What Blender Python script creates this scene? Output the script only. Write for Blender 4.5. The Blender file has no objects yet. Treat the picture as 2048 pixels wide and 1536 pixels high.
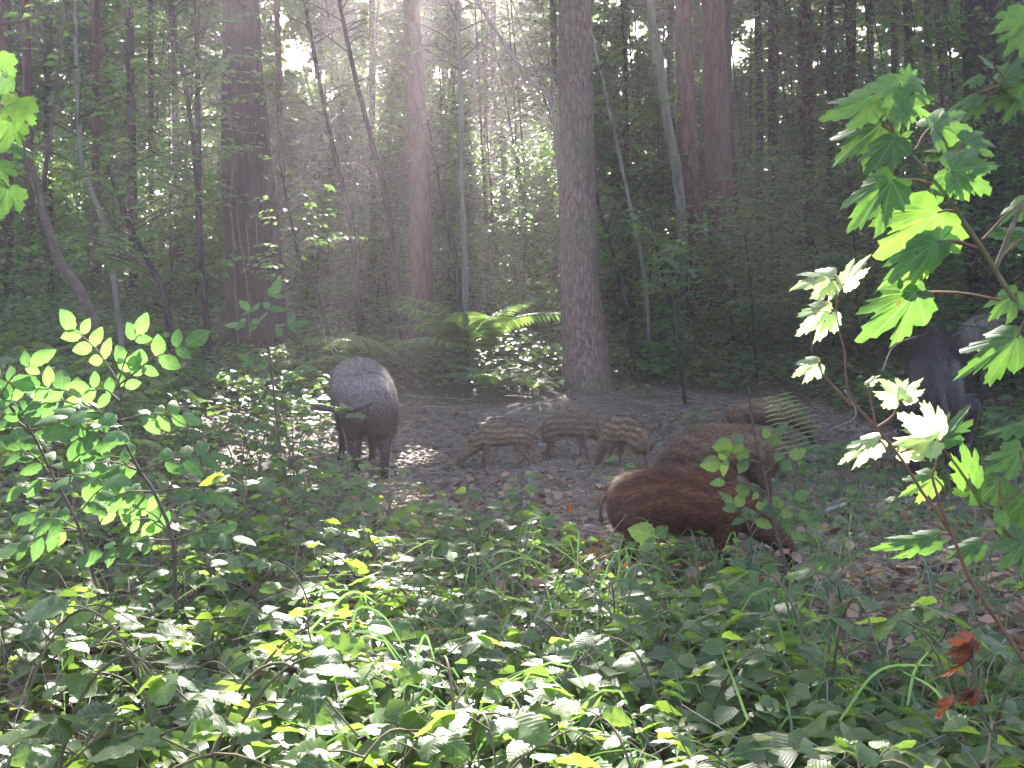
import bpy, math, random
import numpy as np
from mathutils import Vector, Matrix, Quaternion

# ------------------------------------------------------------------ camera, sky, sun, exposure
scene = bpy.context.scene
col = scene.collection
rng = np.random.default_rng(7)
random.seed(7)

F = 2196.0                       # focal length in photograph pixels (2048 wide)
HZ = 620.0                       # row of the horizon
CAMH = 1.10
PITCH = math.atan((768 - HZ) / F)
cam_data = bpy.data.cameras.new("camera")
cam_data.sensor_width = 36.0
cam_data.lens = 36.0 * F / 2048.0
cam_data.clip_start = 0.05
cam_data.clip_end = 900.0
cam = bpy.data.objects.new("camera", cam_data)
cam.location = (0, 0, CAMH)
cam.rotation_euler = (math.pi / 2 - PITCH, 0, 0)
col.objects.link(cam)
scene.camera = cam

SUN_EL = math.radians(33.0)
SUN_AZ = math.radians(-3.0)      # clockwise from +Y (straight ahead)
SUN = np.array([math.sin(SUN_AZ) * math.cos(SUN_EL), math.cos(SUN_AZ) * math.cos(SUN_EL), math.sin(SUN_EL)])
world = bpy.data.worlds.new("World")
scene.world = world
world.use_nodes = True
wn = world.node_tree
sky = wn.nodes.new("ShaderNodeTexSky")
sky.sky_type = 'NISHITA'
sky.sun_disc = False
sky.sun_elevation = SUN_EL
sky.sun_rotation = SUN_AZ
sky.dust_density = 2.0
bg = wn.nodes["Background"]
bg.inputs["Strength"].default_value = 0.10
wn.links.new(sky.outputs[0], bg.inputs[0])
sun_data = bpy.data.lights.new("sun", 'SUN')
sun_data.energy = 5.0
sun_data.angle = math.radians(0.5)
sun_data.color = (1.0, 0.95, 0.86)
sun = bpy.data.objects.new("sun", sun_data)
sun.rotation_euler = Vector(SUN).to_track_quat('Z', 'Y').to_euler()
sun.location = (0, 30, 25)
col.objects.link(sun)
scene.view_settings.view_transform = 'Standard'
scene.view_settings.look = 'None'
scene.view_settings.exposure = 2.85
scene.view_settings.gamma = 1.0
scene.view_settings.use_curve_mapping = False
cy = scene.cycles
cy.max_bounces = 8
cy.diffuse_bounces = 4
cy.glossy_bounces = 2
cy.transmission_bounces = 5
cy.volume_bounces = 1
cy.transparent_max_bounces = 4
cy.sample_clamp_indirect = 6.0
cy.sample_clamp_direct = 30.0
cy.use_denoising = True
cy.volume_max_steps = 64
HAZE_DENSITY = 0.0047

# ------------------------------------------------------------------ helpers
def P(px, py, d):
    """world point seen at photograph pixel (px, py) at ground distance d (along +Y)"""
    u = (px - 1024) / F
    v = (768 - py) / F
    cp, sp = math.cos(PITCH), math.sin(PITCH)
    dirv = np.array([u, cp + v * sp, -sp + v * cp])
    k = d / dirv[1]
    return np.array([0, 0, CAMH]) + dirv * k

def to_px(Q):
    Q = np.asarray(Q, float)
    cp, sp = math.cos(PITCH), math.sin(PITCH)
    x = Q[..., 0]; y = Q[..., 1]; z = Q[..., 2] - CAMH
    depth = np.maximum(y * cp - z * sp, 1e-3)
    up = y * sp + z * cp
    return 1024 + F * x / depth, 768 - F * up / depth

def _hash(ix, iy, seed):
    h = (ix.astype(np.int64) * 374761393 + iy.astype(np.int64) * 668265263 + seed * 1442695041) & 0x7fffffff
    h = ((h ^ (h >> 13)) * 1274126177) & 0x7fffffff
    return ((h ^ (h >> 16)) & 0xffff) / 65535.0

def vnoise(x, y, seed=0):
    x = np.asarray(x, float); y = np.asarray(y, float)
    ix = np.floor(x); iy = np.floor(y)
    fx = x - ix; fy = y - iy
    fx = fx * fx * (3 - 2 * fx); fy = fy * fy * (3 - 2 * fy)
    a = _hash(ix, iy, seed); b = _hash(ix + 1, iy, seed)
    c = _hash(ix, iy + 1, seed); d = _hash(ix + 1, iy + 1, seed)
    return (a * (1 - fx) + b * fx) * (1 - fy) + (c * (1 - fx) + d * fx) * fy - 0.5

def fbm(x, y, seed=0, octaves=4):
    s = 0; a = 1.0
    for o in range(octaves):
        s = s + a * vnoise(x * 2 ** o, y * 2 ** o, seed + o)
        a *= 0.5
    return s

def smooth(a, b, x):
    t = np.clip((x - a) / (b - a), 0, 1)
    return t * t * (3 - 2 * t)

def mudmask(x, y):
    """1 in the trampled clearing"""
    cx = 0.75 + 0.12 * (y - 7)
    e = ((x - cx) / (1.9 + 0.17 * (y - 6))) ** 2 + ((y - 8.6) / 3.3) ** 2
    m = smooth(1.15, 0.75, e + 0.35 * fbm(x * 0.9, y * 0.9, 5, 3))
    # a trodden strip running to the lower right behind the young boar
    e2 = ((x - (1.5 + 0.38 * (y - 3.5))) / 0.75) ** 2 + ((y - 5.0) / 2.2) ** 2
    e3 = ((x + 1.95) / 0.85) ** 2 + ((y - 8.3) / 1.5) ** 2
    m = np.maximum(m, 0.8 * smooth(1.2, 0.7, e3 + 0.4 * fbm(x * 1.6, y * 1.6, 19, 3)))
    return np.maximum(m, smooth(1.2, 0.7, e2 + 0.3 * fbm(x * 1.3, y * 1.3, 9, 3)))

def gz(x, y):
    x = np.asarray(x, float); y = np.asarray(y, float)
    t = np.maximum(0, y - 8.5)
    z = 0.1 * t * t / (t + 0.8)
    z = np.where(y > 75, z - 0.1 * (y - 75), z)
    z = z + 0.10 * smooth(-1.2, -5.0, x) * smooth(3, 7, y) * 4 * smooth(0, 1, 1.0)
    z = z + 0.10 * fbm(x * 0.35, y * 0.35, 1, 3) * smooth(2, 6, y)
    z = z + 0.035 * fbm(x * 1.6, y * 1.6, 2, 3)
    return z

def gz1(x, y):
    return float(gz(np.array([x]), np.array([y]))[0])

def mesh_from(name, V, Fc, mat=None, uv=None, attrs=None, smooth_shade=False):
    """V (n,3); Fc array (m,3|4) or list; uv per vertex; attrs name -> per-vertex float or rgb"""
    me = bpy.data.meshes.new(name)
    V = np.ascontiguousarray(V, dtype=np.float32)
    if isinstance(Fc, np.ndarray):
        k = Fc.shape[1]
        idx = Fc.astype(np.int32).ravel()
        tot = np.full(len(Fc), k, np.int32)
    else:
        idx = np.array([i for f in Fc for i in f], np.int32)
        tot = np.array([len(f) for f in Fc], np.int32)
    start = np.concatenate([[0], np.cumsum(tot)[:-1]]).astype(np.int32)
    me.vertices.add(len(V)); me.vertices.foreach_set("co", V.ravel())
    me.loops.add(len(idx)); me.loops.foreach_set("vertex_index", idx)
    me.polygons.add(len(tot)); me.polygons.foreach_set("loop_start", start)
    me.polygons.foreach_set("loop_total", tot)
    if smooth_shade:
        me.polygons.foreach_set("use_smooth", np.ones(len(tot), bool))
    me.update(calc_edges=True)
    if uv is not None:
        l = me.uv_layers.new(name="UVMap")
        l.data.foreach_set("uv", np.asarray(uv, np.float32)[idx].ravel())
    for k, a in (attrs or {}).items():
        a = np.asarray(a, np.float32)
        if a.ndim == 1:
            at = me.attributes.new(k, 'FLOAT', 'POINT'); at.data.foreach_set("value", a)
        else:
            at = me.attributes.new(k, 'FLOAT_COLOR', 'POINT')
            at.data.foreach_set("color", np.concatenate([a, np.ones((len(a), 1), np.float32)], 1).ravel())
    if mat: me.materials.append(mat)
    return me

def link(name, me, parent=None, label=None, cat=None, group=None, kind=None, M=None):
    o = bpy.data.objects.new(name, me)
    col.objects.link(o)
    if parent is not None: o.parent = parent
    if M is not None: o.matrix_local = M
    if label: o['label'] = label
    if cat: o['category'] = cat
    if group: o['group'] = group
    if kind: o['kind'] = kind
    return o

def thing(name, label, cat, loc=(0, 0, 0), rotz=0.0, group=None):
    o = link(name, None, None, label, cat, group)
    o.location = Vector([float(c) for c in loc]); o.rotation_euler = (0, 0, rotz)
    return o

def copy_tree(o, parent=None):
    c = o.copy(); col.objects.link(c); c.parent = parent
    for ch in o.children:
        copy_tree(ch, c)
    return c

def norm(v):
    v = np.asarray(v, float)
    return v / np.maximum(np.linalg.norm(v, axis=-1, keepdims=True), 1e-9)

def tubes(lines, sides=5, closed=True):
    """lines: list of (pts (n,3), radii (n,)); returns V, F(quads) + caps as degenerate-free tris list"""
    Vs = []; Fs = []; off = 0
    for pts, rad in lines:
        pts = np.asarray(pts, float); rad = np.asarray(rad, float) * np.ones(len(pts))
        n = len(pts)
        t = np.gradient(pts, axis=0); t = norm(t)
        ref = np.array([0, 0, 1.0]) if abs(t[0, 2]) < 0.8 else np.array([1.0, 0, 0])
        a = norm(np.cross(t, ref)); b = np.cross(t, a)
        ang = np.arange(sides) * 2 * math.pi / sides
        ring = pts[:, None] + rad[:, None, None] * (np.cos(ang)[None, :, None] * a[:, None] + np.sin(ang)[None, :, None] * b[:, None])
        Vs.append(ring.reshape(-1, 3))
        i = np.arange(n - 1)[:, None] * sides; j = np.arange(sides)[None]; j2 = (j + 1) % sides
        q = np.stack([i + j, i + j2, i + sides + j2, i + sides + j], -1).reshape(-1, 4) + off
        Fs.append(q)
        off += n * sides
    return np.concatenate(Vs), np.concatenate(Fs)

def curve(pts, n=12):
    """Catmull-Rom through pts"""
    pts = [np.asarray(p, float) for p in pts]
    if len(pts) == 2:
        return np.array([pts[0] + (pts[1] - pts[0]) * t for t in np.linspace(0, 1, n)])
    pp = [2 * pts[0] - pts[1]] + pts + [2 * pts[-1] - pts[-2]]
    out = []
    per = max(2, n // (len(pts) - 1))
    for i in range(1, len(pp) - 2):
        p0, p1, p2, p3 = pp[i - 1:i + 3]
        for t in np.linspace(0, 1, per, endpoint=False):
            out.append(0.5 * (2 * p1 + (p2 - p0) * t + (2 * p0 - 5 * p1 + 4 * p2 - p3) * t * t + (3 * p1 - p0 - 3 * p2 + p3) * t ** 3))
    out.append(pts[-1])
    return np.array(out)

# ------------------------------------------------------------------ materials
def new_mat(name):
    m = bpy.data.materials.new(name); m.use_nodes = True
    nt = m.node_tree
    return m, nt, nt.nodes, nt.links, nt.nodes["Principled BSDF"], nt.nodes["Material Output"]

def math_node(nt, op, a, b=None, clamp=False):
    n = nt.nodes.new("ShaderNodeMath"); n.operation = op; n.use_clamp = clamp
    for i, v in enumerate((a, b)):
        if v is None: continue
        if isinstance(v, (int, float)): n.inputs[i].default_value = v
        else: nt.links.new(v, n.inputs[i])
    return n.outputs[0]

def ramp(nt, fac, stops):
    r = nt.nodes.new("ShaderNodeValToRGB")
    els = r.color_ramp.elements
    while len(els) > 1: els.remove(els[-1])
    els[0].position = stops[0][0]; els[0].color = (*stops[0][1], 1)
    for p, c in stops[1:]:
        e = els.new(p); e.color = (*c, 1)
    nt.links.new(fac, r.inputs[0])
    return r.outputs[0]

def leaf_mat(name, top, trans, rough=0.42, spec=0.5, tr=0.45, veins=None, random_source='attr', vary=0.35, veincol=None):
    m, nt, N, L, pb, out = new_mat(name)
    if random_source == 'attr':
        a = N.new("ShaderNodeAttribute"); a.attribute_name = "rnd"; r = a.outputs["Fac"]
    else:
        a = N.new("ShaderNodeObjectInfo"); r = a.outputs["Random"]
    def vcol(c):
        lo = tuple(max(0, x * (1 - vary)) for x in c)
        hi = (min(1, c[0] * (1 + vary * 1.5)), min(1, c[1] * (1 + vary)), c[2] * (1 + vary * 0.4))
        return ramp(nt, r, [(0.0, lo), (0.5, c), (1.0, hi)])
    c1 = vcol(top); c2 = vcol(trans)
    tr_bsdf = N.new("ShaderNodeBsdfTranslucent")
    if veins:
        tc = N.new("ShaderNodeUVMap"); sep = N.new("ShaderNodeSeparateXYZ"); L.new(tc.outputs[0], sep.inputs[0])
        u, v = sep.outputs[0], sep.outputs[1]
        av = math_node(nt, 'ABSOLUTE', v)
        mid = math_node(nt, 'SUBTRACT', 1.0, math_node(nt, 'MULTIPLY', av, 45.0), True)
        if veins == 'pinnate':
            k = math_node(nt, 'FRACT', math_node(nt, 'MULTIPLY', math_node(nt, 'SUBTRACT', u, math_node(nt, 'MULTIPLY', av, 0.8)), 8.5))
            k = math_node(nt, 'ABSOLUTE', math_node(nt, 'SUBTRACT', k, 0.5))
            side = math_node(nt, 'MULTIPLY', math_node(nt, 'SUBTRACT', k, 0.38), 9.0, True)
            relief = math_node(nt, 'MULTIPLY', k, 2.0)
        else:
            ang = math_node(nt, 'ABSOLUTE', math_node(nt, 'ARCTAN2', v, u))
            side = None
            for a0 in (0.65, 1.25):
                dlt = math_node(nt, 'ABSOLUTE', math_node(nt, 'SUBTRACT', ang, a0))
                rad = math_node(nt, 'SQRT', math_node(nt, 'ADD', math_node(nt, 'MULTIPLY', u, u), math_node(nt, 'MULTIPLY', v, v)))
                s = math_node(nt, 'SUBTRACT', 1.0, math_node(nt, 'MULTIPLY', math_node(nt, 'MULTIPLY', dlt, rad), 45.0), True)
                side = s if side is None else math_node(nt, 'MAXIMUM', side, s)
            k = math_node(nt, 'FRACT', math_node(nt, 'MULTIPLY', math_node(nt, 'SUBTRACT', u, math_node(nt, 'MULTIPLY', av, 0.6)), 9.0))
            k = math_node(nt, 'ABSOLUTE', math_node(nt, 'SUBTRACT', k, 0.5))
            side = math_node(nt, 'MAXIMUM', side, math_node(nt, 'MULTIPLY', math_node(nt, 'SUBTRACT', k, 0.43), 6.0, True))
            relief = side
        vm = math_node(nt, 'MAXIMUM', mid, math_node(nt, 'MULTIPLY', side, 0.55))
        nz = N.new("ShaderNodeTexNoise"); nz.inputs["Scale"].default_value = 5.0; nz.inputs["Detail"].default_value = 4
        tco = N.new("ShaderNodeTexCoord"); oi = N.new("ShaderNodeObjectInfo"); av_ = N.new("ShaderNodeVectorMath"); av_.operation = 'ADD'
        L.new(tco.outputs["Object"], av_.inputs[0]); L.new(oi.outputs["Location"], av_.inputs[1]); L.new(av_.outputs[0], nz.inputs[0])
        spot = math_node(nt, 'MULTIPLY', math_node(nt, 'SUBTRACT', nz.outputs[0], 0.66), 14.0, True)
        tone = ramp(nt, nz.outputs[0], [(0.3, (0.78, 0.80, 0.8)), (0.62, (1.2, 1.12, 1.0))])
        def blem(c, brown):
            a_ = N.new("ShaderNodeMixRGB"); a_.blend_type = 'MULTIPLY'; a_.inputs[0].default_value = 1.0; L.new(c, a_.inputs[1]); L.new(tone, a_.inputs[2])
            b_ = N.new("ShaderNodeMixRGB"); L.new(spot, b_.inputs[0]); L.new(a_.outputs[0], b_.inputs[1]); b_.inputs[2].default_value = (*brown, 1)
            return b_.outputs[0]
        c1 = blem(c1, (0.10, 0.07, 0.03)); c2 = blem(c2, (0.14, 0.08, 0.02))
        for which, c in ((0, c1), (1, c2)):
            mx = N.new("ShaderNodeMixRGB"); L.new(vm, mx.inputs[0]); L.new(c, mx.inputs[1])
            vc = veincol or (tuple(min(1, x * 1.5 + 0.03) for x in top) if which == 0 else tuple(min(1, x * 1.15 + 0.06) for x in trans))
            mx.inputs[2].default_value = (*vc, 1)
            if which == 0: c1 = mx.outputs[0]
            else: c2 = mx.outputs[0]
        bp = N.new("ShaderNodeBump"); bp.inputs["Strength"].default_value = 0.14; bp.inputs["Distance"].default_value = 0.003
        L.new(relief, bp.inputs["Height"]); L.new(bp.outputs[0], pb.inputs["Normal"])
    L.new(c1, pb.inputs["Base Color"]); L.new(c2, tr_bsdf.inputs[0])
    # small blotches on the leaf
    pb.inputs["Roughness"].default_value = rough
    pb.inputs["Specular IOR Level"].default_value = spec
    mix = N.new("ShaderNodeMixShader"); mix.inputs[0].default_value = tr
    L.new(pb.outputs[0], mix.inputs[1]); L.new(tr_bsdf.outputs[0], mix.inputs[2]); L.new(mix.outputs[0], out.inputs[0])
    return m

def bark_mat(name, c1, c2, scale=6.0, moss=0.0, bump=0.6):
    m, nt, N, L, pb, out = new_mat(name)
    tc = N.new("ShaderNodeTexCoord"); mp = N.new("ShaderNodeMapping"); mp.inputs["Scale"].default_value = (scale, scale, scale * 0.30)
    L.new(tc.outputs["Object"], mp.inputs[0])
    n1 = N.new("ShaderNodeTexNoise"); n1.inputs["Scale"].default_value = 2.2; n1.inputs["Detail"].default_value = 8
    L.new(mp.outputs[0], n1.inputs[0])
    vo = N.new("ShaderNodeTexVoronoi"); vo.feature = 'DISTANCE_TO_EDGE'; vo.inputs["Scale"].default_value = 2.6
    mxv = N.new("ShaderNodeMixRGB"); mxv.inputs[0].default_value = 0.45
    L.new(mp.outputs[0], mxv.inputs[1]); L.new(n1.outputs["Color"], mxv.inputs[2]); L.new(mxv.outputs[0], vo.inputs[0])
    crack = math_node(nt, 'MULTIPLY', vo.outputs[0], 6.0, True)
    h = math_node(nt, 'ADD', math_node(nt, 'MULTIPLY', crack, 0.38), math_node(nt, 'MULTIPLY', n1.outputs[0], 0.85))
    c = ramp(nt, h, [(0.15, tuple(x * 0.35 for x in c1)), (0.5, c1), (0.95, c2)])
    if moss:
        n2 = N.new("ShaderNodeTexNoise"); n2.inputs["Scale"].default_value = 1.3; n2.inputs["Detail"].default_value = 5
        L.new(tc.outputs["Object"], n2.inputs[0])
        f = math_node(nt, 'MULTIPLY', math_node(nt, 'SUBTRACT', n2.outputs[0], 0.5 - 0.1 * moss), 6.0 * moss, True)
        mx = N.new("ShaderNodeMixRGB"); L.new(f, mx.inputs[0]); L.new(c, mx.inputs[1]); mx.inputs[2].default_value = (0.12, 0.13, 0.07, 1)
        c = mx.outputs[0]
    L.new(c, pb.inputs["Base Color"]); pb.inputs["Roughness"].default_value = 0.9
    pb.inputs["Specular IOR Level"].default_value = 0.2
    bp = N.new("ShaderNodeBump"); bp.inputs["Strength"].default_value = min(1.0, bump * 1.5); bp.inputs["Distance"].default_value = 0.05
    L.new(h, bp.inputs["Height"]); L.new(bp.outputs[0], pb.inputs["Normal"])
    return m

def flat_mat(name, c, rough=0.8, var=0.3, scale=30, spec=0.3):
    m, nt, N, L, pb, out = new_mat(name)
    tc = N.new("ShaderNodeTexCoord"); n = N.new("ShaderNodeTexNoise"); n.inputs["Scale"].default_value = scale; n.inputs["Detail"].default_value = 4
    L.new(tc.outputs["Object"], n.inputs[0])
    L.new(ramp(nt, n.outputs[0], [(0.3, tuple(x * (1 - var) for x in c)), (0.7, tuple(min(1, x * (1 + var)) for x in c))]), pb.inputs["Base Color"])
    pb.inputs["Roughness"].default_value = rough; pb.inputs["Specular IOR Level"].default_value = spec
    return m

M_ground, nt, N, L, pb, out = new_mat("forest_floor")
tc = N.new("ShaderNodeTexCoord")
at = N.new("ShaderNodeAttribute"); at.attribute_name = "mud"
n1 = N.new("ShaderNodeTexNoise"); n1.inputs["Scale"].default_value = 9; n1.inputs["Detail"].default_value = 9; n1.inputs["Roughness"].default_value = 0.7
n2 = N.new("ShaderNodeTexNoise"); n2.inputs["Scale"].default_value = 60; n2.inputs["Detail"].default_value = 6
v1 = N.new("ShaderNodeTexVoronoi"); v1.inputs["Scale"].default_value = 35
for n_ in (n1, n2, v1): L.new(tc.outputs["Object"], n_.inputs[0])
litter = ramp(nt, math_node(nt, 'ADD', math_node(nt, 'MULTIPLY', n2.outputs[0], 0.6), math_node(nt, 'MULTIPLY', v1.outputs["Distance"], 0.5)),
              [(0.3, (0.035, 0.022, 0.016)), (0.55, (0.10, 0.065, 0.045)), (0.8, (0.20, 0.14, 0.10))])
mud = ramp(nt, n1.outputs[0], [(0.3, (0.06, 0.045, 0.036)), (0.55, (0.17, 0.122, 0.09)), (0.75, (0.27, 0.20, 0.15))])
mx = N.new("ShaderNodeMixRGB"); L.new(at.outputs["Fac"], mx.inputs[0]); L.new(litter, mx.inputs[1]); L.new(mud, mx.inputs[2])
L.new(mx.outputs[0], pb.inputs["Base Color"]); pb.inputs["Roughness"].default_value = 0.75; pb.inputs["Specular IOR Level"].default_value = 0.3
bp = N.new("ShaderNodeBump"); bp.inputs["Strength"].default_value = 0.8; bp.inputs["Distance"].default_value = 0.03
L.new(math_node(nt, 'ADD', n1.outputs[0], math_node(nt, 'MULTIPLY', n2.outputs[0], 0.5)), bp.inputs["Height"]); L.new(bp.outputs[0], pb.inputs["Normal"])

M_pine = bark_mat("pine_bark", (0.13, 0.086, 0.072), (0.25, 0.175, 0.145), 15.0, 0.5)
M_dark = bark_mat("dark_bark", (0.026, 0.018, 0.018), (0.055, 0.040, 0.039), 6.0, 0.0)
M_red = bark_mat("red_brown_bark", (0.075, 0.036, 0.032), (0.145, 0.076, 0.064), 6.0, 0.1)
M_grey = bark_mat("grey_smooth_bark", (0.13, 0.115, 0.10), (0.21, 0.19, 0.16), 3.0, 0.6, 0.25)
M_twig = flat_mat("twig_bark", (0.09, 0.065, 0.05))
M_stem = flat_mat("green_brown_stem", (0.12, 0.10, 0.05), var=0.4)
M_redstem = flat_mat("reddish_stem", (0.15, 0.075, 0.042), var=0.35)
M_wood = flat_mat("dead_wood", (0.28, 0.235, 0.20), var=0.4, scale=18)
M_clod = flat_mat("mud_clod", (0.135, 0.096, 0.07), rough=0.6, var=0.45, scale=12)
M_dry = leaf_mat("dry_leaf_litter", (0.24, 0.17, 0.13), (0.22, 0.12, 0.06), 0.7, 0.2, 0.2, vary=0.6)
M_thick = leaf_mat("thicket_leaf", (0.07, 0.115, 0.055), (0.20, 0.38, 0.07), 0.4, 0.5, 0.5)
M_canopy = leaf_mat("canopy_leaf", (0.05, 0.09, 0.035), (0.17, 0.33, 0.06), 0.45, 0.4, 0.45)
M_far = leaf_mat("far_wood_leaf", (0.07, 0.13, 0.05), (0.28, 0.46, 0.09), 0.5, 0.3, 0.55)
M_cover = leaf_mat("ground_cover_leaf", (0.085, 0.125, 0.075), (0.20, 0.36, 0.06), 0.38, 0.5, 0.4)
M_bramble = leaf_mat("bramble_leaf", (0.075, 0.125, 0.048), (0.25, 0.44, 0.05), 0.42, 0.45, 0.48, 'pinnate', 'object', 0.5)
M_under = leaf_mat("undergrowth_leaf", (0.068, 0.112, 0.042), (0.23, 0.40, 0.05), 0.42, 0.45, 0.45, 'pinnate')
M_elder = leaf_mat("elder_leaf", (0.07, 0.15, 0.05), (0.19, 0.42, 0.09), 0.42, 0.4, 0.52, 'pinnate', 'object', 0.3)
M_maple = leaf_mat("maple_leaf", (0.06, 0.14, 0.04), (0.17, 0.37, 0.055), 0.45, 0.4, 0.5, 'radial', 'object', 0.35)
M_maple_sunlit = leaf_mat("sunlit_maple_leaf", (0.15, 0.21, 0.10), (0.55, 0.72, 0.36), 0.33, 0.7, 0.55, 'radial', 'object', 0.1)  # paler, more translucent copy of the maple leaf; sun glare put into the colour
M_fern = leaf_mat("fern_leaf", (0.12, 0.18, 0.09), (0.26, 0.44, 0.08), 0.45, 0.4, 0.45)
M_grass = leaf_mat("grass_blade", (0.08, 0.15, 0.07), (0.15, 0.28, 0.08), 0.35, 0.5, 0.4)
M_dead = leaf_mat("curled_dead_leaf", (0.11, 0.038, 0.022), (0.15, 0.045, 0.02), 0.6, 0.3, 0.22, 'radial', 'object', 0.3)

def fur_mat(name, tr=0.25):
    m, nt, N, L, pb, out = new_mat(name)
    a = N.new("ShaderNodeAttribute"); a.attribute_name = "coat"
    tc = N.new("ShaderNodeTexCoord"); mp = N.new("ShaderNodeMapping"); mp.inputs["Scale"].default_value = (25, 90, 60)
    n = N.new("ShaderNodeTexNoise"); n.inputs["Scale"].default_value = 1.0; n.inputs["Detail"].default_value = 4
    L.new(tc.outputs["Object"], mp.inputs[0]); L.new(mp.outputs[0], n.inputs[0])
    g = ramp(nt, n.outputs[0], [(0.3, (0.55, 0.55, 0.55)), (0.7, (1.35, 1.35, 1.35))])
    mx = N.new("ShaderNodeMixRGB"); mx.blend_type = 'MULTIPLY'; mx.inputs[0].default_value = 1.0
    L.new(a.outputs["Color"], mx.inputs[1]); L.new(g, mx.inputs[2])
    L.new(mx.outputs[0], pb.inputs["Base Color"]); pb.inputs["Roughness"].default_value = 0.65
    pb.inputs["Specular IOR Level"].default_value = 0.35
    pb.inputs["Sheen Weight"].default_value = 0.1; pb.inputs["Sheen Roughness"].default_value = 0.4
    bp = N.new("ShaderNodeBump"); bp.inputs["Strength"].default_value = 0.5; bp.inputs["Distance"].default_value = 0.01
    L.new(n.outputs[0], bp.inputs["Height"]); L.new(bp.outputs[0], pb.inputs["Normal"])
    if tr:
        t = N.new("ShaderNodeBsdfTranslucent"); L.new(mx.outputs[0], t.inputs[0])
        mix = N.new("ShaderNodeMixShader"); mix.inputs[0].default_value = tr
        L.new(pb.outputs[0], mix.inputs[1]); L.new(t.outputs[0], mix.inputs[2]); L.new(mix.outputs[0], out.inputs[0])
    return m
M_hide = fur_mat("boar_hide", 0.0)
M_fur = fur_mat("boar_bristles", 0.4)
M_eye = flat_mat("dark_eye", (0.01, 0.008, 0.008), rough=0.1, var=0.1)

# ------------------------------------------------------------------ ground
def axis(parts):
    out = []
    for a, b, s in parts:
        out += list(np.arange(a, b, s))
    return np.array(out + [parts[-1][1]])
gx = axis([(-400, -60, 40), (-60, -14, 3), (-14, -6, 0.4), (-6, -3.2, 0.12), (-3.2, 5.2, 0.04), (5.2, 8, 0.15), (8, 14, 0.5), (14, 60, 3), (60, 400, 40)])
gy = axis([(-120, -6, 12), (-6, 1, 0.7), (1, 4, 0.12), (4, 12.5, 0.04), (12.5, 20, 0.15), (20, 60, 1.2), (60, 600, 45)])
X, Y = np.meshgrid(gx, gy)
Mm = mudmask(X, Y)
near = (np.abs(X) < 8) & (Y > 2) & (Y < 16)
Z = gz(X, Y) + near * Mm * (0.045 * np.abs(fbm(X * 7, Y * 7, 21, 3)) * smooth(9.8, 8.2, Y) + 0.02 * fbm(X * 14, Y * 14, 31, 2))
nxg, nyg = len(gx), len(gy)
ii = (np.arange(nyg - 1)[:, None] * nxg + np.arange(nxg - 1)[None]).ravel()
Fq = np.stack([ii, ii + 1, ii + nxg + 1, ii + nxg], -1)
me = mesh_from("forest_floor", np.stack([X, Y, Z], -1).reshape(-1, 3), Fq, M_ground, attrs={"mud": Mm.ravel()}, smooth_shade=True)
link("forest_floor", me, kind="structure")

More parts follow.
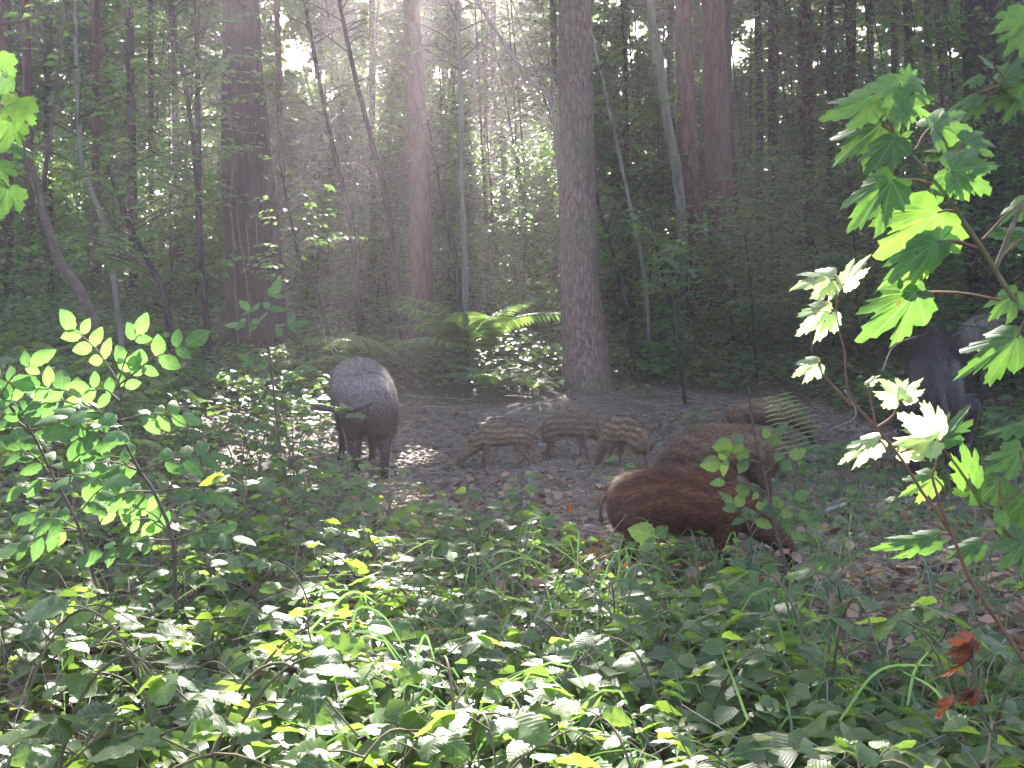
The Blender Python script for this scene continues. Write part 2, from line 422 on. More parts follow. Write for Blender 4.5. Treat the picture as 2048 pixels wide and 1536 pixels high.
# ------------------------------------------------------------------ where leaves may stand
# gaps in the foliage that let the sky through (photograph pixels), and openings in the canopy along which the sun falls
SKY_GAPS = [(590, 110, 48), (560, 40, 26), (635, 150, 26), (660, 185, 16), (1275, 62, 26), (1262, 110, 16), (1330, 70, 20), (1470, 105, 38), (1500, 50, 26), (1545, 110, 22),
            (750, 150, 22), (878, 150, 20), (990, 145, 14), (1330, 130, 14), (1395, 150, 14), (1190, 35, 12), (1210, 90, 10), (1585, 165, 14), (1720, 60, 14), (1705, 48, 12), (1755, 90, 12),
            (1822, 70, 10), (1905, 105, 16), (340, 90, 8), (255, 38, 7), (385, 150, 8), (320, 385, 14), (300, 355, 8), (340, 500, 20), (150, 400, 10), (250, 460, 12)]
def sp(px, py, d, r): return (P(px, py, d), r)
SUN_PATCHES = [sp(560, 1120, 3.0, .26), sp(520, 1240, 2.5, .18), sp(640, 1150, 2.9, .10), sp(760, 1230, 2.8, .06), sp(1010, 1330, 2.1, .26), sp(1110, 1290, 2.3, .10), sp(900, 1430, 1.9, .07), sp(1080, 1440, 1.8, .08), sp(640, 1420, 1.9, .04),
               sp(460, 860, 7.6, .28), sp(520, 740, 9.0, .30), sp(500, 790, 8.4, .2), sp(300, 1330, 2.1, .05), sp(130, 1290, 2.2, .06), sp(200, 1170, 2.6, .04),
               sp(250, 700, 2.75, .16), sp(130, 790, 2.75, .16), sp(340, 690, 2.75, .12), sp(80, 870, 2.75, .08), sp(250, 780, 2.75, .06), sp(190, 940, 2.9, .05),
               sp(1630, 560, 2.05, .07), sp(1710, 530, 2.05, .05), sp(1625, 640, 2.05, .05), sp(1605, 735, 2.05, .04), sp(1800, 775, 2.05, .05), sp(1835, 865, 2.05, .07), sp(1715, 900, 2.05, .06), sp(1740, 755, 2.05, .03),
               sp(1840, 215, 2.0, .02), sp(1755, 310, 2.0, .0), sp(1950, 350, 2.0, .05), sp(1890, 265, 2.0, .02), sp(1830, 980, 2.1, .02), sp(1960, 700, 2.0, .02),
               sp(795, 780, 7.2, .10), sp(800, 860, 7.1, .06), sp(740, 745, 7.4, .05), sp(760, 985, 6.2, .08), sp(880, 985, 5.6, .06), sp(1222, 1060, 4.7, .10), sp(1222, 1110, 4.65, .06),
               sp(1110, 1110, 3.9, .08), sp(1200, 1170, 3.6, .06), sp(1290, 1065, 3.7, .02),
               sp(960, 555, 13.0, .22), sp(700, 600, 13, .1), sp(960, 690, 11.2, .08), sp(1010, 390, 16.0, .5), sp(840, 200, 14, .2), sp(640, 360, 13, .6), sp(500, 380, 12, .12), sp(700, 180, 26, 1.1), sp(600, 520, 14, .2),
               sp(900, 90, 28, 1.1), sp(970, 250, 24, 1.0), sp(1050, 330, 22, .9), sp(1040, 120, 27, .9), sp(350, 400, 22, .9), sp(240, 440, 24, 1.1), sp(120, 340, 22, .6), sp(400, 250, 22, .6),
               sp(1300, 160, 28, .8), sp(1750, 120, 26, .7), sp(1900, 300, 26, .7), sp(640, 680, 10.5, .12), sp(30, 720, 2.75, .06), sp(30, 1040, 2.5, .05), sp(1450, 905, 3.5, .03), sp(820, 1090, 3.8, .08), sp(600, 960, 6.2, .12)]
_r = np.random.default_rng(31)
for _i in range(44):
    _px = 900 * _r.random() if _i % 5 else _r.uniform(1000, 1900)
    _py = _r.uniform(900, 1536) if _px < 600 else _r.uniform(1120, 1536)
    _d = max(1.5, 0.72 * F / (_py - HZ))
    SUN_PATCHES.append(sp(_px, _py, min(_d, 5.5), _r.uniform(-.03, .03)))
for _i in range(46):      # pinholes in the leaf cover of the deep wood
    SKY_GAPS.append((_r.uniform(120, 520), _r.uniform(20, 580), _r.uniform(4, 9)) if _i % 2 else (_r.uniform(1580, 2000), _r.uniform(10, 330), _r.uniform(5, 12)))
TRUNK_BANDS = []      # (x0, y0, x1, y1, half width, distance) in photograph pixels: big trunks stay in view

def keep(Q, sky_gaps=True, patches=True, bands=True, seed=0):
    """mask of leaves allowed at the points Q"""
    Q = np.asarray(Q, float)
    r = np.random.default_rng(seed + 99)
    k = np.ones(len(Q), bool)
    px, py = to_px(Q)
    if sky_gaps:
        for gx_, gy_, gr in SKY_GAPS:
            dd = np.hypot((px - gx_), (py - gy_) * 0.9) / (gr * (0.4 + 0.75 * r.random(len(Q))))
            k &= dd > 1
    if patches:
        for p, rad in SUN_PATCHES:
            v = Q - p
            t = v @ SUN
            near_ = (t > 0.35) & (np.abs(v[:, 0] - t * SUN[0]) < rad * 1.4)
            idx = np.nonzero(near_)[0]
            if len(idx):
                perp = np.linalg.norm(v[idx] - t[idx, None] * SUN, axis=1)
                k[idx[perp < rad + 0.03 + np.where(Q[idx, 2] > 3.5, 0.10, 0.02) + 0.10 * r.random(len(idx)) ** 2]] = False
    if bands:
        for x0, y0, x1, y1, hw, d in TRUNK_BANDS:
            t = np.clip((py - y0) / (y1 - y0), -0.05, 1.02)
            xc = x0 + (x1 - x0) * t
            inb = (np.abs(px - xc) < hw) & (py > y0 - 30) & (py < y1 + 5) & (Q[:, 1] < d)
            k &= ~(inb & (r.random(len(Q)) < (0.5 if hw > 33 and x0 < 600 else (0.93 if x0 == 1149 else 0.8))))
    return k

def leaf_quads(B, D, Nn, S, W=0.32, fold=0.25, droop=0.15, hexa=False, seed=0):
    """leaves from base points B, directions D, normals Nn, lengths S"""
    D = norm(D); Sd = norm(np.cross(Nn, D)); Nn = np.cross(D, Sd)
    S = np.asarray(S)[:, None]; n = len(B)
    r = np.random.default_rng(seed).random(n).astype(np.float32)
    W = np.asarray(W) * np.ones(n); W = W[:, None]
    if not hexa:
        v = np.stack([B, B + S * (0.45 * D + W * Sd + fold * W * Nn), B + S * (D - droop * Nn), B + S * (0.45 * D - W * Sd + fold * W * Nn)], 1).reshape(-1, 3)
        i = np.arange(n)[:, None] * 4
        f = np.concatenate([i + np.array([[0, 2, 1]]), i + np.array([[0, 3, 2]])], 0)
        uvq = np.tile(np.array([[0, 0], [0.45, 0.3], [1, 0], [0.45, -0.3]]), (n, 1)); k = 4
    else:
        v = np.stack([B, B + S * (0.28 * D + W * 0.85 * Sd + fold * W * Nn), B + S * (0.66 * D + W * 0.82 * Sd + (fold * W - droop * 0.4) * Nn), B + S * (D - droop * Nn),
                      B + S * (0.66 * D - W * 0.82 * Sd + (fold * W - droop * 0.4) * Nn), B + S * (0.28 * D - W * 0.85 * Sd + fold * W * Nn), B + S * (0.5 * D - droop * 0.15 * Nn)], 1).reshape(-1, 3)
        i = np.arange(n)[:, None] * 7
        f = np.concatenate([i + np.array([[a, b, 6]]) for a, b in ((1, 0), (2, 1), (3, 2), (4, 3), (5, 4), (0, 5))], 0)
        uvq = np.tile(np.array([[0, 0], [.28, .3], [.66, .28], [1, 0], [.66, -.28], [.28, -.3], [.5, 0]]), (n, 1)); k = 7
    return v, f, uvq, np.repeat(r, k)

def rand_dirs(r, n, flat=1.0):
    a = r.random(n) * 2 * math.pi
    return np.stack([np.cos(a), np.sin(a), (r.random(n) - 0.5) * 0.5 * flat], -1)

def up_normals(r, n, spread=0.45):
    v = r.normal(0, spread, (n, 3)); v[:, 2] = 1
    return norm(v)

# ------------------------------------------------------------------ trees
def trunk_mesh(name, path, rads, mat, sides=20, rough=0.03, seed=0, flare=0.0, per=60):
    pts = curve(path, per)
    s = np.linspace(0, 1, len(pts))
    rad = np.interp(s, np.linspace(0, 1, len(rads)), rads)
    n = len(pts)
    t = norm(np.gradient(pts, axis=0))
    a = norm(np.cross(t, np.array([0, 1.0, 0.0]))); b = np.cross(t, a)
    ang = np.arange(sides) * 2 * math.pi / sides
    A, H = np.meshgrid(ang, pts[:, 2])
    disp = 1 + rough * 2 * fbm(np.cos(A) * 2.2 + 9 + seed, np.sin(A) * 2.2 + H * 0.7, seed, 3) + rough * 1.5 * fbm(A * 5, H * 4.0, seed + 4, 2)
    h0 = pts[:, 2] - pts[0, 2]
    if flare:
        fl = flare * np.exp(-h0 / 0.16)[:, None] * (1 + 0.55 * np.sin(A * 3 + seed) + 0.3 * np.sin(A * 5 + 1))
        disp = disp + fl
    R = rad[:, None] * disp
    ring = pts[:, None] + R[..., None] * (np.cos(ang)[None, :, None] * a[:, None] + np.sin(ang)[None, :, None] * b[:, None])
    i = np.arange(n - 1)[:, None] * sides; j = np.arange(sides)[None]; j2 = (j + 1) % sides
    q = np.stack([i + j, i + j2, i + sides + j2, i + sides + j], -1).reshape(-1, 4)
    return mesh_from(name, ring.reshape(-1, 3), q, mat, smooth_shade=True), pts, rad

def crown(root, top_pts, r, h0, h1, R, n, size=0.16, mat=None, seed=0, limbs=14):
    """limbs and leaves of a tall tree, leaves clumped round the limb ends"""
    ax = top_pts
    lines = []; cents = []
    for i in range(limbs):
        h = h0 + (h1 - h0) * (i + r.random()) / limbs
        k = np.argmin(np.abs(ax[:, 2] - h)); p0 = ax[k]
        a = r.random() * 2 * math.pi; Ln = R * (0.55 + 0.45 * r.random()) * (1.0 - 0.55 * (h - h0) / (h1 - h0))
        p1 = p0 + np.array([math.cos(a) * Ln * .5, math.sin(a) * Ln * .5, Ln * 0.22])
        p2 = p0 + np.array([math.cos(a) * Ln, math.sin(a) * Ln, Ln * 0.25 + 0.2])
        lines.append((curve([p0, p1, p2], 8), np.linspace(0.045, 0.01, 9)[:len(curve([p0, p1, p2], 8))]))
        for t in (0.45, 0.7, 0.9, 1.05):
            cents.append(p0 + (p2 - p0) * t + r.normal(0, 0.3, 3))
    V, Fc = tubes(lines, 5)
    link("limbs", mesh_from("limbs", V, Fc, M_dark, smooth_shade=True), root)
    cents = np.array(cents)
    c = cents[r.integers(0, len(cents), n)]
    off = r.normal(0, 1, (n, 3)) * np.array([0.55, 0.55, 0.16]) * (R / 3.2)
    B = c + off
    D = rand_dirs(r, n); Nn = up_normals(r, n, 0.5)
    k = keep(B, True, True, True, seed)
    V, Fc, uvq, rr = leaf_quads(B[k], D[k], Nn[k], size * (0.7 + 0.6 * r.random(k.sum())), 0.36, seed=seed)
    link("crown", mesh_from("crown", V, Fc, mat or M_canopy, attrs={"rnd": rr}), root, kind="stuff")

def tree(name, label, cat, pix, d, widths, mat, base_y, h=17.0, crown_args=None, seed=0, flare=0.25, sides=22, extra=None, group=None, band=True, rough=0.03, lean=None):
    """pix: [(px, py) ...] from the top of the picture down to the base; widths in pixels at those points"""
    r = np.random.default_rng(seed + 1000)
    pts = [P(x, y, d) for x, y in pix]
    base = pts[-1].copy()
    g = gz1(base[0], base[1]) - 0.06
    base[2] = min(base[2], g) if base[2] < g + 0.5 else g
    base[2] = g
    pts = pts[:-1] + [base]
    pts = pts[::-1]
    rads = [w / 2 / F * d for w in widths][::-1]
    top = pts[-1]; dirn = norm(pts[-1] - pts[-2])
    dirn = norm(dirn * np.array([0.5, 0.5, 1]))
    h_rest = max(1.0, h - top[2])
    pts = pts + [top + dirn * h_rest * 0.5, top + dirn * h_rest]
    rads = rads + [rads[-1] * 0.75, rads[-1] * 0.3]
    # radii by arc position
    P3 = np.array(pts); seg = np.concatenate([[0], np.cumsum(np.linalg.norm(np.diff(P3, axis=0), axis=1))]); seg /= seg[-1]
    rad_u = np.interp(np.linspace(0, 1, 40), seg, rads)
    # resample the path evenly by height
    fine = curve(pts, 20 * (len(pts) - 1))
    s2 = np.concatenate([[0], np.cumsum(np.linalg.norm(np.diff(fine, axis=0), axis=1))]); s2 /= s2[-1]
    even = np.stack([np.interp(np.linspace(0, 1, 120), s2, fine[:, k]) for k in range(3)], -1)
    root = thing(name, label, cat, (base[0], base[1], base[2]), group=group)
    off = np.array([base[0], base[1], base[2]])
    me, tp, _ = trunk_mesh("trunk", list(even - off), rad_u, mat, sides=sides, seed=seed, flare=flare, per=240 if widths[0] > 25 else 90, rough=rough)
    link("trunk", me, root)
    if band:
        TRUNK_BANDS.append((pix[0][0], pix[0][1], pix[-1][0], pix[-1][1], widths[0] / 2 + 4, d))
    return root, even - off, off, r

trees = []
def second_stem(t, pix, d, widths, mat, seed, vines=()):
    root, _, off, _ = t[0]
    pts = [P(x, y, d) for x, y in pix][::-1]; pts[0][2] = gz1(pts[0][0], pts[0][1]) - .06
    pts.append(pts[-1] + norm(pts[-1] - pts[-2]) * [.5, .5, 1] * 8)
    me, _, _ = trunk_mesh("trunk", [p - off for p in pts], [w / 2 / F * d for w in widths][::-1] + [.05], mat, sides=22, seed=seed, flare=.15, per=150)
    link("trunk", me, root)
    for vp, vd in vines:
        c = curve([P(x, y, vd) for x, y in vp], 20) + np.random.default_rng(seed).normal(0, .006, (1, 3)); c = c + np.stack([.003 * np.sin(np.arange(len(c)) * 1.7 + vp[0][0]), 0 * c[:, 0], 0 * c[:, 0]], -1)
        V, Fc = tubes([(c - off, np.linspace(.006, .011, len(c)))], 6); link("ivy_stem", mesh_from("ivy_stem", V, Fc, M_stem, smooth_shade=True), root)
def T(*a, **k):
    ca = k.pop('crown_args', None)
    t = tree(*a, **k); trees.append((t, ca, k.get('seed', 0))); return t

T("spruce_tree", "thick dark twin-stemmed tree with peeling ivy stems left of the bright sky gap", "tree", [(478, -20), (475, 200), (482, 420), (494, 560), (500, 690)], 13.0, [60, 64, 70, 80, 100], M_dark, 690, seed=1, crown_args=(5.0, 16, 4.0, 5200), sides=28)
second_stem(trees[0], [(500, -20), (512, 200), (532, 420), (540, 560), (548, 690)], 13.4, [34, 38, 48, 54, 66], M_dark, 81,
            [([(470, 380), (478, 470), (492, 560), (500, 680)], 12.66), ([(462, 430), (466, 500), (470, 580), (476, 690)], 12.68), ([(490, 440), (497, 500), (494, 540)], 12.66), ([(512, 440), (513, 475), (515, 490)], 12.7), ([(455, 200), (468, 300), (460, 400), (470, 500)], 12.68)])
T("pine_tree", "straight brown-barked tree behind the big ferns, left of centre", "tree", [(822, -20), (832, 200), (840, 400), (845, 560), (846, 655)], 15.0, [31, 38, 42, 44, 52], M_red, 655, seed=2, crown_args=(6.0, 16, 3.6, 5200))
T("pine_tree", "large pale scaly-barked tree with flared roots at the back of the muddy clearing", "tree", [(1149, -20), (1152, 200), (1155, 400), (1158, 560), (1170, 690), (1175, 768)], 12.0, [62, 68, 74, 78, 86, 98], M_pine, 768, seed=3, crown_args=(5.8, 17, 3.8, 5600), flare=0.30, sides=64, rough=0.016)
_root3, _ax3, _off3, _ = trees[-1][0]
for k_, (px_, py_, dx_, dz_) in enumerate([(1120, 420, -.12, .02), (1190, 160, .14, .03), (1122, 232, -.08, .03), (1196, 560, .09, .02), (1150, 300, .03, .05), (1118, 70, -.15, .05), (1192, 330, .06, -.03)]):
    q_ = P(px_, py_, 11.9) - _off3
    V, Fc = tubes([(np.array([q_ + [-dx_ * .6, .08, 0], q_ + [dx_ * .3, -.02, dz_ * .5], q_ + [dx_, -.05, dz_]]), [.02, .012, .005])], 6)
    link("stub", mesh_from("stub", V, Fc, M_pine, smooth_shade=True), _root3)
T("pine_tree", "slim reddish trunk beside the leaning grey trunk, right of the big pale tree", "tree", [(1366, -20), (1372, 200), (1382, 400), (1394, 560), (1400, 655)], 17.0, [31, 35, 42, 40, 42], M_red, 655, seed=4, crown_args=(6.8, 17, 3.4, 5000))
T("pine_tree", "broad twin brown trunk with sky showing either side of its top", "tree", [(1425, -20), (1432, 200), (1440, 400), (1448, 520), (1452, 640)], 18.0, [45, 48, 54, 58, 66], M_red, 640, seed=5, crown_args=(7.0, 17, 3.4, 5000), sides=28)
second_stem(trees[-1], [(1450, -20), (1452, 200), (1462, 400), (1470, 520), (1472, 640)], 18.3, [24, 27, 30, 32, 36], M_dark, 82)
T("pine_tree", "slender brown trunk rising straight out of the shaded thicket behind the maple leaves", "tree", [(1611, -20), (1616, 200), (1620, 400), (1622, 560), (1624, 660)], 19.5, [20, 23, 27, 26, 28], M_red, 660, seed=6, crown_args=(7.2, 17, 3.2, 4600))
T("spruce_tree", "thin blackish trunk with stubby twigs between the twin trunk and the slender brown one", "tree", [(1516, -20), (1519, 200), (1521, 380), (1522, 560), (1522, 640)], 21.0, [14, 15, 16, 16, 17], M_dark, 640, seed=7, crown_args=(7.4, 17, 3.0, 4200))
T("pine_tree", "thick dark purplish trunk behind the green maple leaves near the boars", "tree", [(1965, -20), (1968, 150), (1972, 330), (1976, 520), (1980, 650)], 14.0, [66, 70, 76, 80, 92], M_dark, 650, seed=8, crown_args=(5.6, 17, 4.0, 5200), sides=28)
T("spruce_tree", "dim narrow trunk at the far edge of the clearing behind the two dark boars", "tree", [(1815, -20), (1820, 200), (1824, 400), (1826, 560), (1827, 640)], 22.0, [17, 19, 20, 21, 24], M_dark, 640, seed=9, crown_args=(7.6, 17, 3.2, 4200))
T("beech_tree", "pale grey smooth trunk leaning right into the slim reddish trunk", "tree", [(1298, -20), (1318, 120), (1334, 240), (1352, 330), (1366, 470), (1372, 650)], 16.6, [17, 18, 19, 20, 18, 20], M_grey, 650, seed=10, crown_args=(6.6, 13, 3.0, 3600), flare=0.1)
# further slim trunks; the later ones, some out of view, added for crown shade
far = [(1545, 20.5, 20), (1660, 24, 16), (1702, 21.5, 22), (1742, 26, 13), (1790, 23, 15), (1858, 27, 15), (1886, 24, 18), (2040, 19, 26), (1250, 27, 12), (1108, 26, 13),
       (190, 21, 14), (95, 24, 17), (300, 23, 11), (395, 19, 10), (8, 18, 26), (742, 25, 12), (-60, 16, 22), (-170, 20, 22), (55, 20, 17), (262, 17.5, 15), (350, 26, 13), (2120, 17, 26), (1940, 24, 18), (1600, 29, 13), (985, 28, 12), (1340, 27, 12), (560, 21, 12)]
for i, (px, d, w) in enumerate(far):
    side = "right" if px > 1500 else ("left" if px < 600 else "centre")
    lab = {"right": "thin dark trunk in the dim stand of trees behind the maple branch",
           "left": "thin dark trunk half lost in the leafy thicket beyond the brambles",
           "centre": "thin hazy trunk deep in the wood behind the pale tree"}[side]
    T("spruce_tree", lab, "tree", [(px + rng.normal(0, 3), -20), (px + 2, 300), (px + 5, 600)], d, [w, w * 1.1, w * 1.25], M_dark if i % 2 else M_red, 600, seed=20 + i,
      crown_args=(1.1 + 0.285 * d, 17, 3.4, 3400), sides=10, group={"right": "thin trunks behind the maple branch", "left": "thin trunks beyond the brambles", "centre": "hazy trunks deep in the wood"}[side], flare=0.1)

for (root, axp, off, r), ca, seed in trees:
    if not ca: continue
    h0, h1, R, n = ca
    # leaves are tested where they stand in the world, so build them there and shift back
    lines = []; cents = []
    axw = axp + off
    limbs = 15
    for i in range(limbs):
        h = h0 + (h1 - h0) * (i + r.random()) / limbs
        p0 = axw[np.argmin(np.abs(axw[:, 2] - h))]
        a = r.random() * 2 * math.pi
        Ln = R * (0.55 + 0.45 * r.random()) * (1.0 - 0.5 * (h - h0) / (h1 - h0))
        p2 = p0 + np.array([math.cos(a) * Ln, math.sin(a) * Ln, Ln * 0.18 + 0.2])
        c = curve([p0, (p0 + p2) / 2 + [0, 0, 0.2], p2], 8)
        lines.append((c - off, np.linspace(0.04, 0.008, len(c))))
        for t in (0.3, 0.5, 0.7, 0.9, 1.05):
            cents.append(p0 + (p2 - p0) * t + r.normal(0, 0.3, 3))
    V, Fc = tubes(lines, 4)
    link("limbs", mesh_from("limbs", V, Fc, M_dark, smooth_shade=True), root)
    cents = np.array(cents)
    B = cents[r.integers(0, len(cents), n)] + r.normal(0, 1, (n, 3)) * np.array([0.6, 0.6, 0.2]) * (R / 3.2)
    D = rand_dirs(r, n); Nn = up_normals(r, n, 0.55)
    k = keep(B, True, True, True, seed)
    V, Fc, uvq, rr = leaf_quads(B[k] - off, D[k], Nn[k], 0.17 * (0.6 + 0.7 * r.random(k.sum())), 0.36, seed=seed)
    link("crown", mesh_from("crown", V, Fc, M_canopy, attrs={"rnd": rr}), root, kind="stuff")

# ------------------------------------------------------------------ young trees of the thicket
def sapling(name, label, path, r0, r1, branches, Lr, leaf, hlow, seed, mat=M_grey, group=None, flat=0.35, leafmat=None, dens=1.0, cat="sapling", hexa=False, bands=True, tier=0.0, min_y=None):
    r = np.random.default_rng(seed)
    pts = curve(path, 24); base = pts[0].copy()
    root = thing(name, label, cat, base, group=group)
    lines = [(pts - base, np.linspace(r0, r1, len(pts)))]
    V, Fc = tubes(lines, 8)
    link("trunk", mesh_from("trunk", V, Fc, mat, smooth_shade=True), root)
    seg = np.linspace(0, 1, len(pts))
    bl = []; Bs = []; Ds = []
    for i in range(branches):
        t = hlow + (1 - hlow) * (i + r.random()) / branches
        p0 = np.array([np.interp(t, seg, pts[:, k]) for k in range(3)])
        a = r.random() * 2 * math.pi
        Ln = Lr * (1.05 - 0.6 * t) * (0.6 + 0.6 * r.random())
        rise = 0.30 + 0.3 * t
        dxy = np.array([math.cos(a), math.sin(a), 0])
        p1 = p0 + dxy * Ln * 0.5 + np.array([0, 0, Ln * rise * 0.5])
        p2 = p0 + dxy * Ln + np.array([0, 0, Ln * rise * 0.62])
        c = curve([p0, p1, p2], 6)
        bl.append((c - base, np.linspace(max(0.005, r0 * 0.28), 0.0025, len(c))))
        ntw = max(3, int(Ln / 0.10 * dens))
        for j in range(ntw):
            s = 0.15 + 0.85 * (j + r.random() * 0.5) / ntw
            q0 = np.array([np.interp(s, np.linspace(0, 1, len(c)), c[:, k]) for k in range(3)])
            sd = 1 if j % 2 else -1
            ta = a + sd * (0.75 + 0.3 * r.random())
            tl = (0.10 + 0.42 * Ln * (1 - 0.75 * s)) * (0.7 + 0.6 * r.random())
            td = np.array([math.cos(ta), math.sin(ta), 0.02 + r.normal(0, 0.10)])
            m = max(3, int(tl / (leaf * 0.62)))
            tt = (np.arange(m) + 0.5) / m
            Q = q0 + td * tl * tt[:, None] + np.array([0, 0, -0.10]) * (tl * tt[:, None]) ** 2
            sdn = np.where(np.arange(m) % 2, 1, -1) * 0.85
            ca_, sa_ = np.cos(sdn), np.sin(sdn)
            dd = np.stack([td[0] * ca_ - td[1] * sa_, td[0] * sa_ + td[1] * ca_, np.full(m, -0.12)], -1)
            Bs.append(Q); Ds.append(dd)
    V, Fc = tubes(bl, 3)
    link("branches", mesh_from("branches", V, Fc, M_twig, smooth_shade=True), root, kind="stuff")
    B = np.concatenate(Bs); D = np.concatenate(Ds) + r.normal(0, 0.18, (len(B), 3)); n = len(B)
    k = keep(B, True, True, bands, seed) & (B[:, 2] > gz(B[:, 0], B[:, 1]) + 0.05)
    V, Fc, uvq, rr = leaf_quads((B - base)[k], D[k], up_normals(r, n, flat)[k], leaf * (0.7 + 0.6 * r.random(k.sum())), 0.34, seed=seed, hexa=hexa)
    link("foliage", mesh_from("foliage", V, Fc, leafmat or M_thick, uv=uvq, attrs={"rnd": rr}), root, kind="stuff")
    return root

def pathpx(pix, d, h=None):
    """polyline from the ground up through photograph pixels (given from the top down)"""
    pts = [P(x, y, d) for x, y in pix][::-1]
    pts[0][2] = gz1(pts[0][0], pts[0][1]) - 0.03
    if h and h > pts[-1][2] + 0.3:
        dirn = norm(pts[-1] - pts[-2]); pts.append(pts[-1] + dirn * (h - pts[-1][2]) / max(dirn[2], 0.4))
    return pts

named = [
 ("young_tree", "slender dark young tree with a V fork between the brown trunk and the pale tree", [(913, -10), (922, 170), (922, 330), (930, 540), (934, 600)], 13.5, 5.6, .045, .02, 22, 1.5, 0.62),
 ("young_tree", "thin stem leaning left out of the ferns, left of the straight brown trunk", [(676, -10), (705, 130), (745, 290), (778, 430), (812, 640)], 13.8, 5.6, .042, .018, 22, 1.5, 0.60),
 ("young_tree", "bent thin stem nearest the thick dark twin-stemmed tree", [(610, 10), (650, 220), (680, 350), (705, 470), (722, 600)], 14.2, 5.4, .042, .018, 24, 1.6, 0.5),
 ("young_tree", "thin bare pole slanting down to the right across the top onto the pale tree", [(945, -10), (1010, 90), (1065, 170), (1108, 240), (1150, 520)], 13.0, 5.2, .03, .018, 18, 1.3, 0.75),
 ("young_tree", "short dark stem curving right behind the straight brown trunk", [(855, 240), (872, 330), (893, 440), (912, 530), (920, 610)], 14.8, None, .035, .014, 14, 1.0, 0.6),
 ("young_tree", "brown leaning stem just right of the pale tree", [(1190, 380), (1215, 470), (1240, 560), (1262, 650), (1266, 690)], 13.0, None, .035, .016, 12, 1.0, 0.5),
 ("young_tree", "pair of wiry stems crossing above the leafy gap right of the pale tree", [(1195, 120), (1225, 250), (1262, 420), (1290, 560), (1300, 690)], 14.0, 5.2, .03, .014, 22, 1.4, 0.4),
 ("hazel_sapling", "small broad-leaved sapling with pale flat leaves in front of the slim reddish trunk", [(1300, 440), (1318, 520), (1330, 570), (1350, 640), (1372, 735)], 11.0, None, .018, .007, 14, 0.62, 0.35),
 ("young_tree", "crooked dark stem under the layered leaves of the left thicket", [(350, 60), (375, 200), (392, 340), (400, 480), (420, 650)], 12.0, 4.6, .035, .016, 30, 1.7, 0.3),
 ("young_tree", "fine upright stem carrying flat tiers of leaves in the far left thicket", [(150, 10), (155, 170), (165, 330), (215, 480), (250, 640)], 10.5, 4.4, .032, .014, 30, 1.6, 0.35),
 ("young_tree", "dark slanting stem low in the thicket left of the thick twin-stemmed tree", [(215, 330), (255, 440), (300, 530), (330, 600), (350, 660)], 10.0, None, .035, .018, 22, 1.2, 0.3),
 ("young_tree", "spindly dark stem just right of the twin-stemmed tree's base", [(560, 330), (580, 430), (600, 520), (640, 600), (672, 650)], 12.5, None, .026, .012, 18, 1.0, 0.3),
]
named += [  # their paler leaf material stands in for sky reflection on the tiers
 ("beech_sapling", "sapling with flat tiers of sky-lit leaves before the slender brown trunk", [(1595, 330), (1605, 480), (1630, 690)], 13.2, None, .022, .008, 34, 1.7, 0.12),
 ("beech_sapling", "sapling with flat leaf tiers crossing low in front of the twin brown trunk", [(1490, 470), (1500, 560), (1515, 700)], 12.6, None, .016, .006, 22, 1.3, 0.15),
 ("beech_sapling", "low spreading sapling in the shade between the slender trunk and the maple shoot", [(1705, 420), (1712, 560), (1720, 690)], 12.4, None, .018, .007, 26, 1.4, 0.15),
]
for i, (nm, lab, pix, d, h, r0, r1, nb, Lr, hl) in enumerate(named):
    hz_ = "hazel" in nm; bs_ = "beech" in nm
    sapling(nm, lab, pathpx(pix, d, h), r0, r1, nb, Lr, 0.12 if hz_ else 0.085, hl, 300 + i, mat=M_dark if i % 3 else M_grey, hexa=hz_, flat=0.22 if hz_ else (0.16 if bs_ else 0.35), dens=0.8, leafmat=M_cover if (bs_ or hz_) else None, bands=not (bs_ or hz_))

# the near-left forked sapling in front of the thicket
lf = thing("forked_sapling", "smooth forked sapling bending left over the brambles, nearest stem at the far left", "sapling", P(214, 660, 6.0) * [1, 1, 0])
base = np.array(lf.location)
ls = [([(0, 140), (38, 250), (75, 370), (92, 440), (118, 520), (165, 590), (214, 720)], .010, .034), ([(130, -10), (122, 90), (108, 200), (96, 300), (86, 375)], .006, .014), ([(0, 325), (30, 345), (60, 362), (80, 392)], .006, .012)]
for q, (pix, ra, rb) in enumerate(ls):
    c = curve([P(x, y, 6.0 + 0.1 * q) for x, y in pix], 24)
    V, Fc = tubes([(c - base, np.linspace(ra, rb, len(c)))], 8)
    link("trunk" if q == 0 else "branch", mesh_from("stem", V, Fc, M_twig, smooth_shade=True), lf)

# the thicket proper
TCOLS = [(60, "at the left edge"), (230, "behind the forked sapling"), (420, "left of the thick twin-stemmed tree"), (600, "behind the thick twin-stemmed tree"), (800, "left of the straight brown trunk"), (900, "behind the straight brown trunk"),
         (1110, "left of the big pale tree"), (1230, "behind the big pale tree"), (1340, "just right of the big pale tree"), (1500, "behind the pair of reddish trunks"), (1680, "by the slender brown trunk"), (1850, "behind the maple branch"), (9999, "at the right edge")]
TROWS = [(13, "nearest"), (15.5, "near"), (18.5, "middling"), (22, "far"), (99, "farthest")]
def tree_label(kind, px, d, h, lean=0.0):
    col_ = TCOLS[-1][1]
    for lim, t in TCOLS:
        if px < lim: col_ = t; break
    row_ = next(t for lim, t in TROWS if d < lim)
    ln_ = " leaning left" if lean < -0.06 else (" leaning right" if lean > 0.06 else "")
    return "%s %s %s%s in the thicket %s" % (row_, (("short", "middle-sized", "tall")[int(h > 3.9) + int(h > 5.6)]) if kind != "shrub" else ("knee-high", "waist-high", "head-high")[int(h > 1.2) + int(h > 1.6)], kind, ln_, col_), kind.replace("young ", "young ") + "s " + col_
r = np.random.default_rng(55)
n_th = 0
spots = []
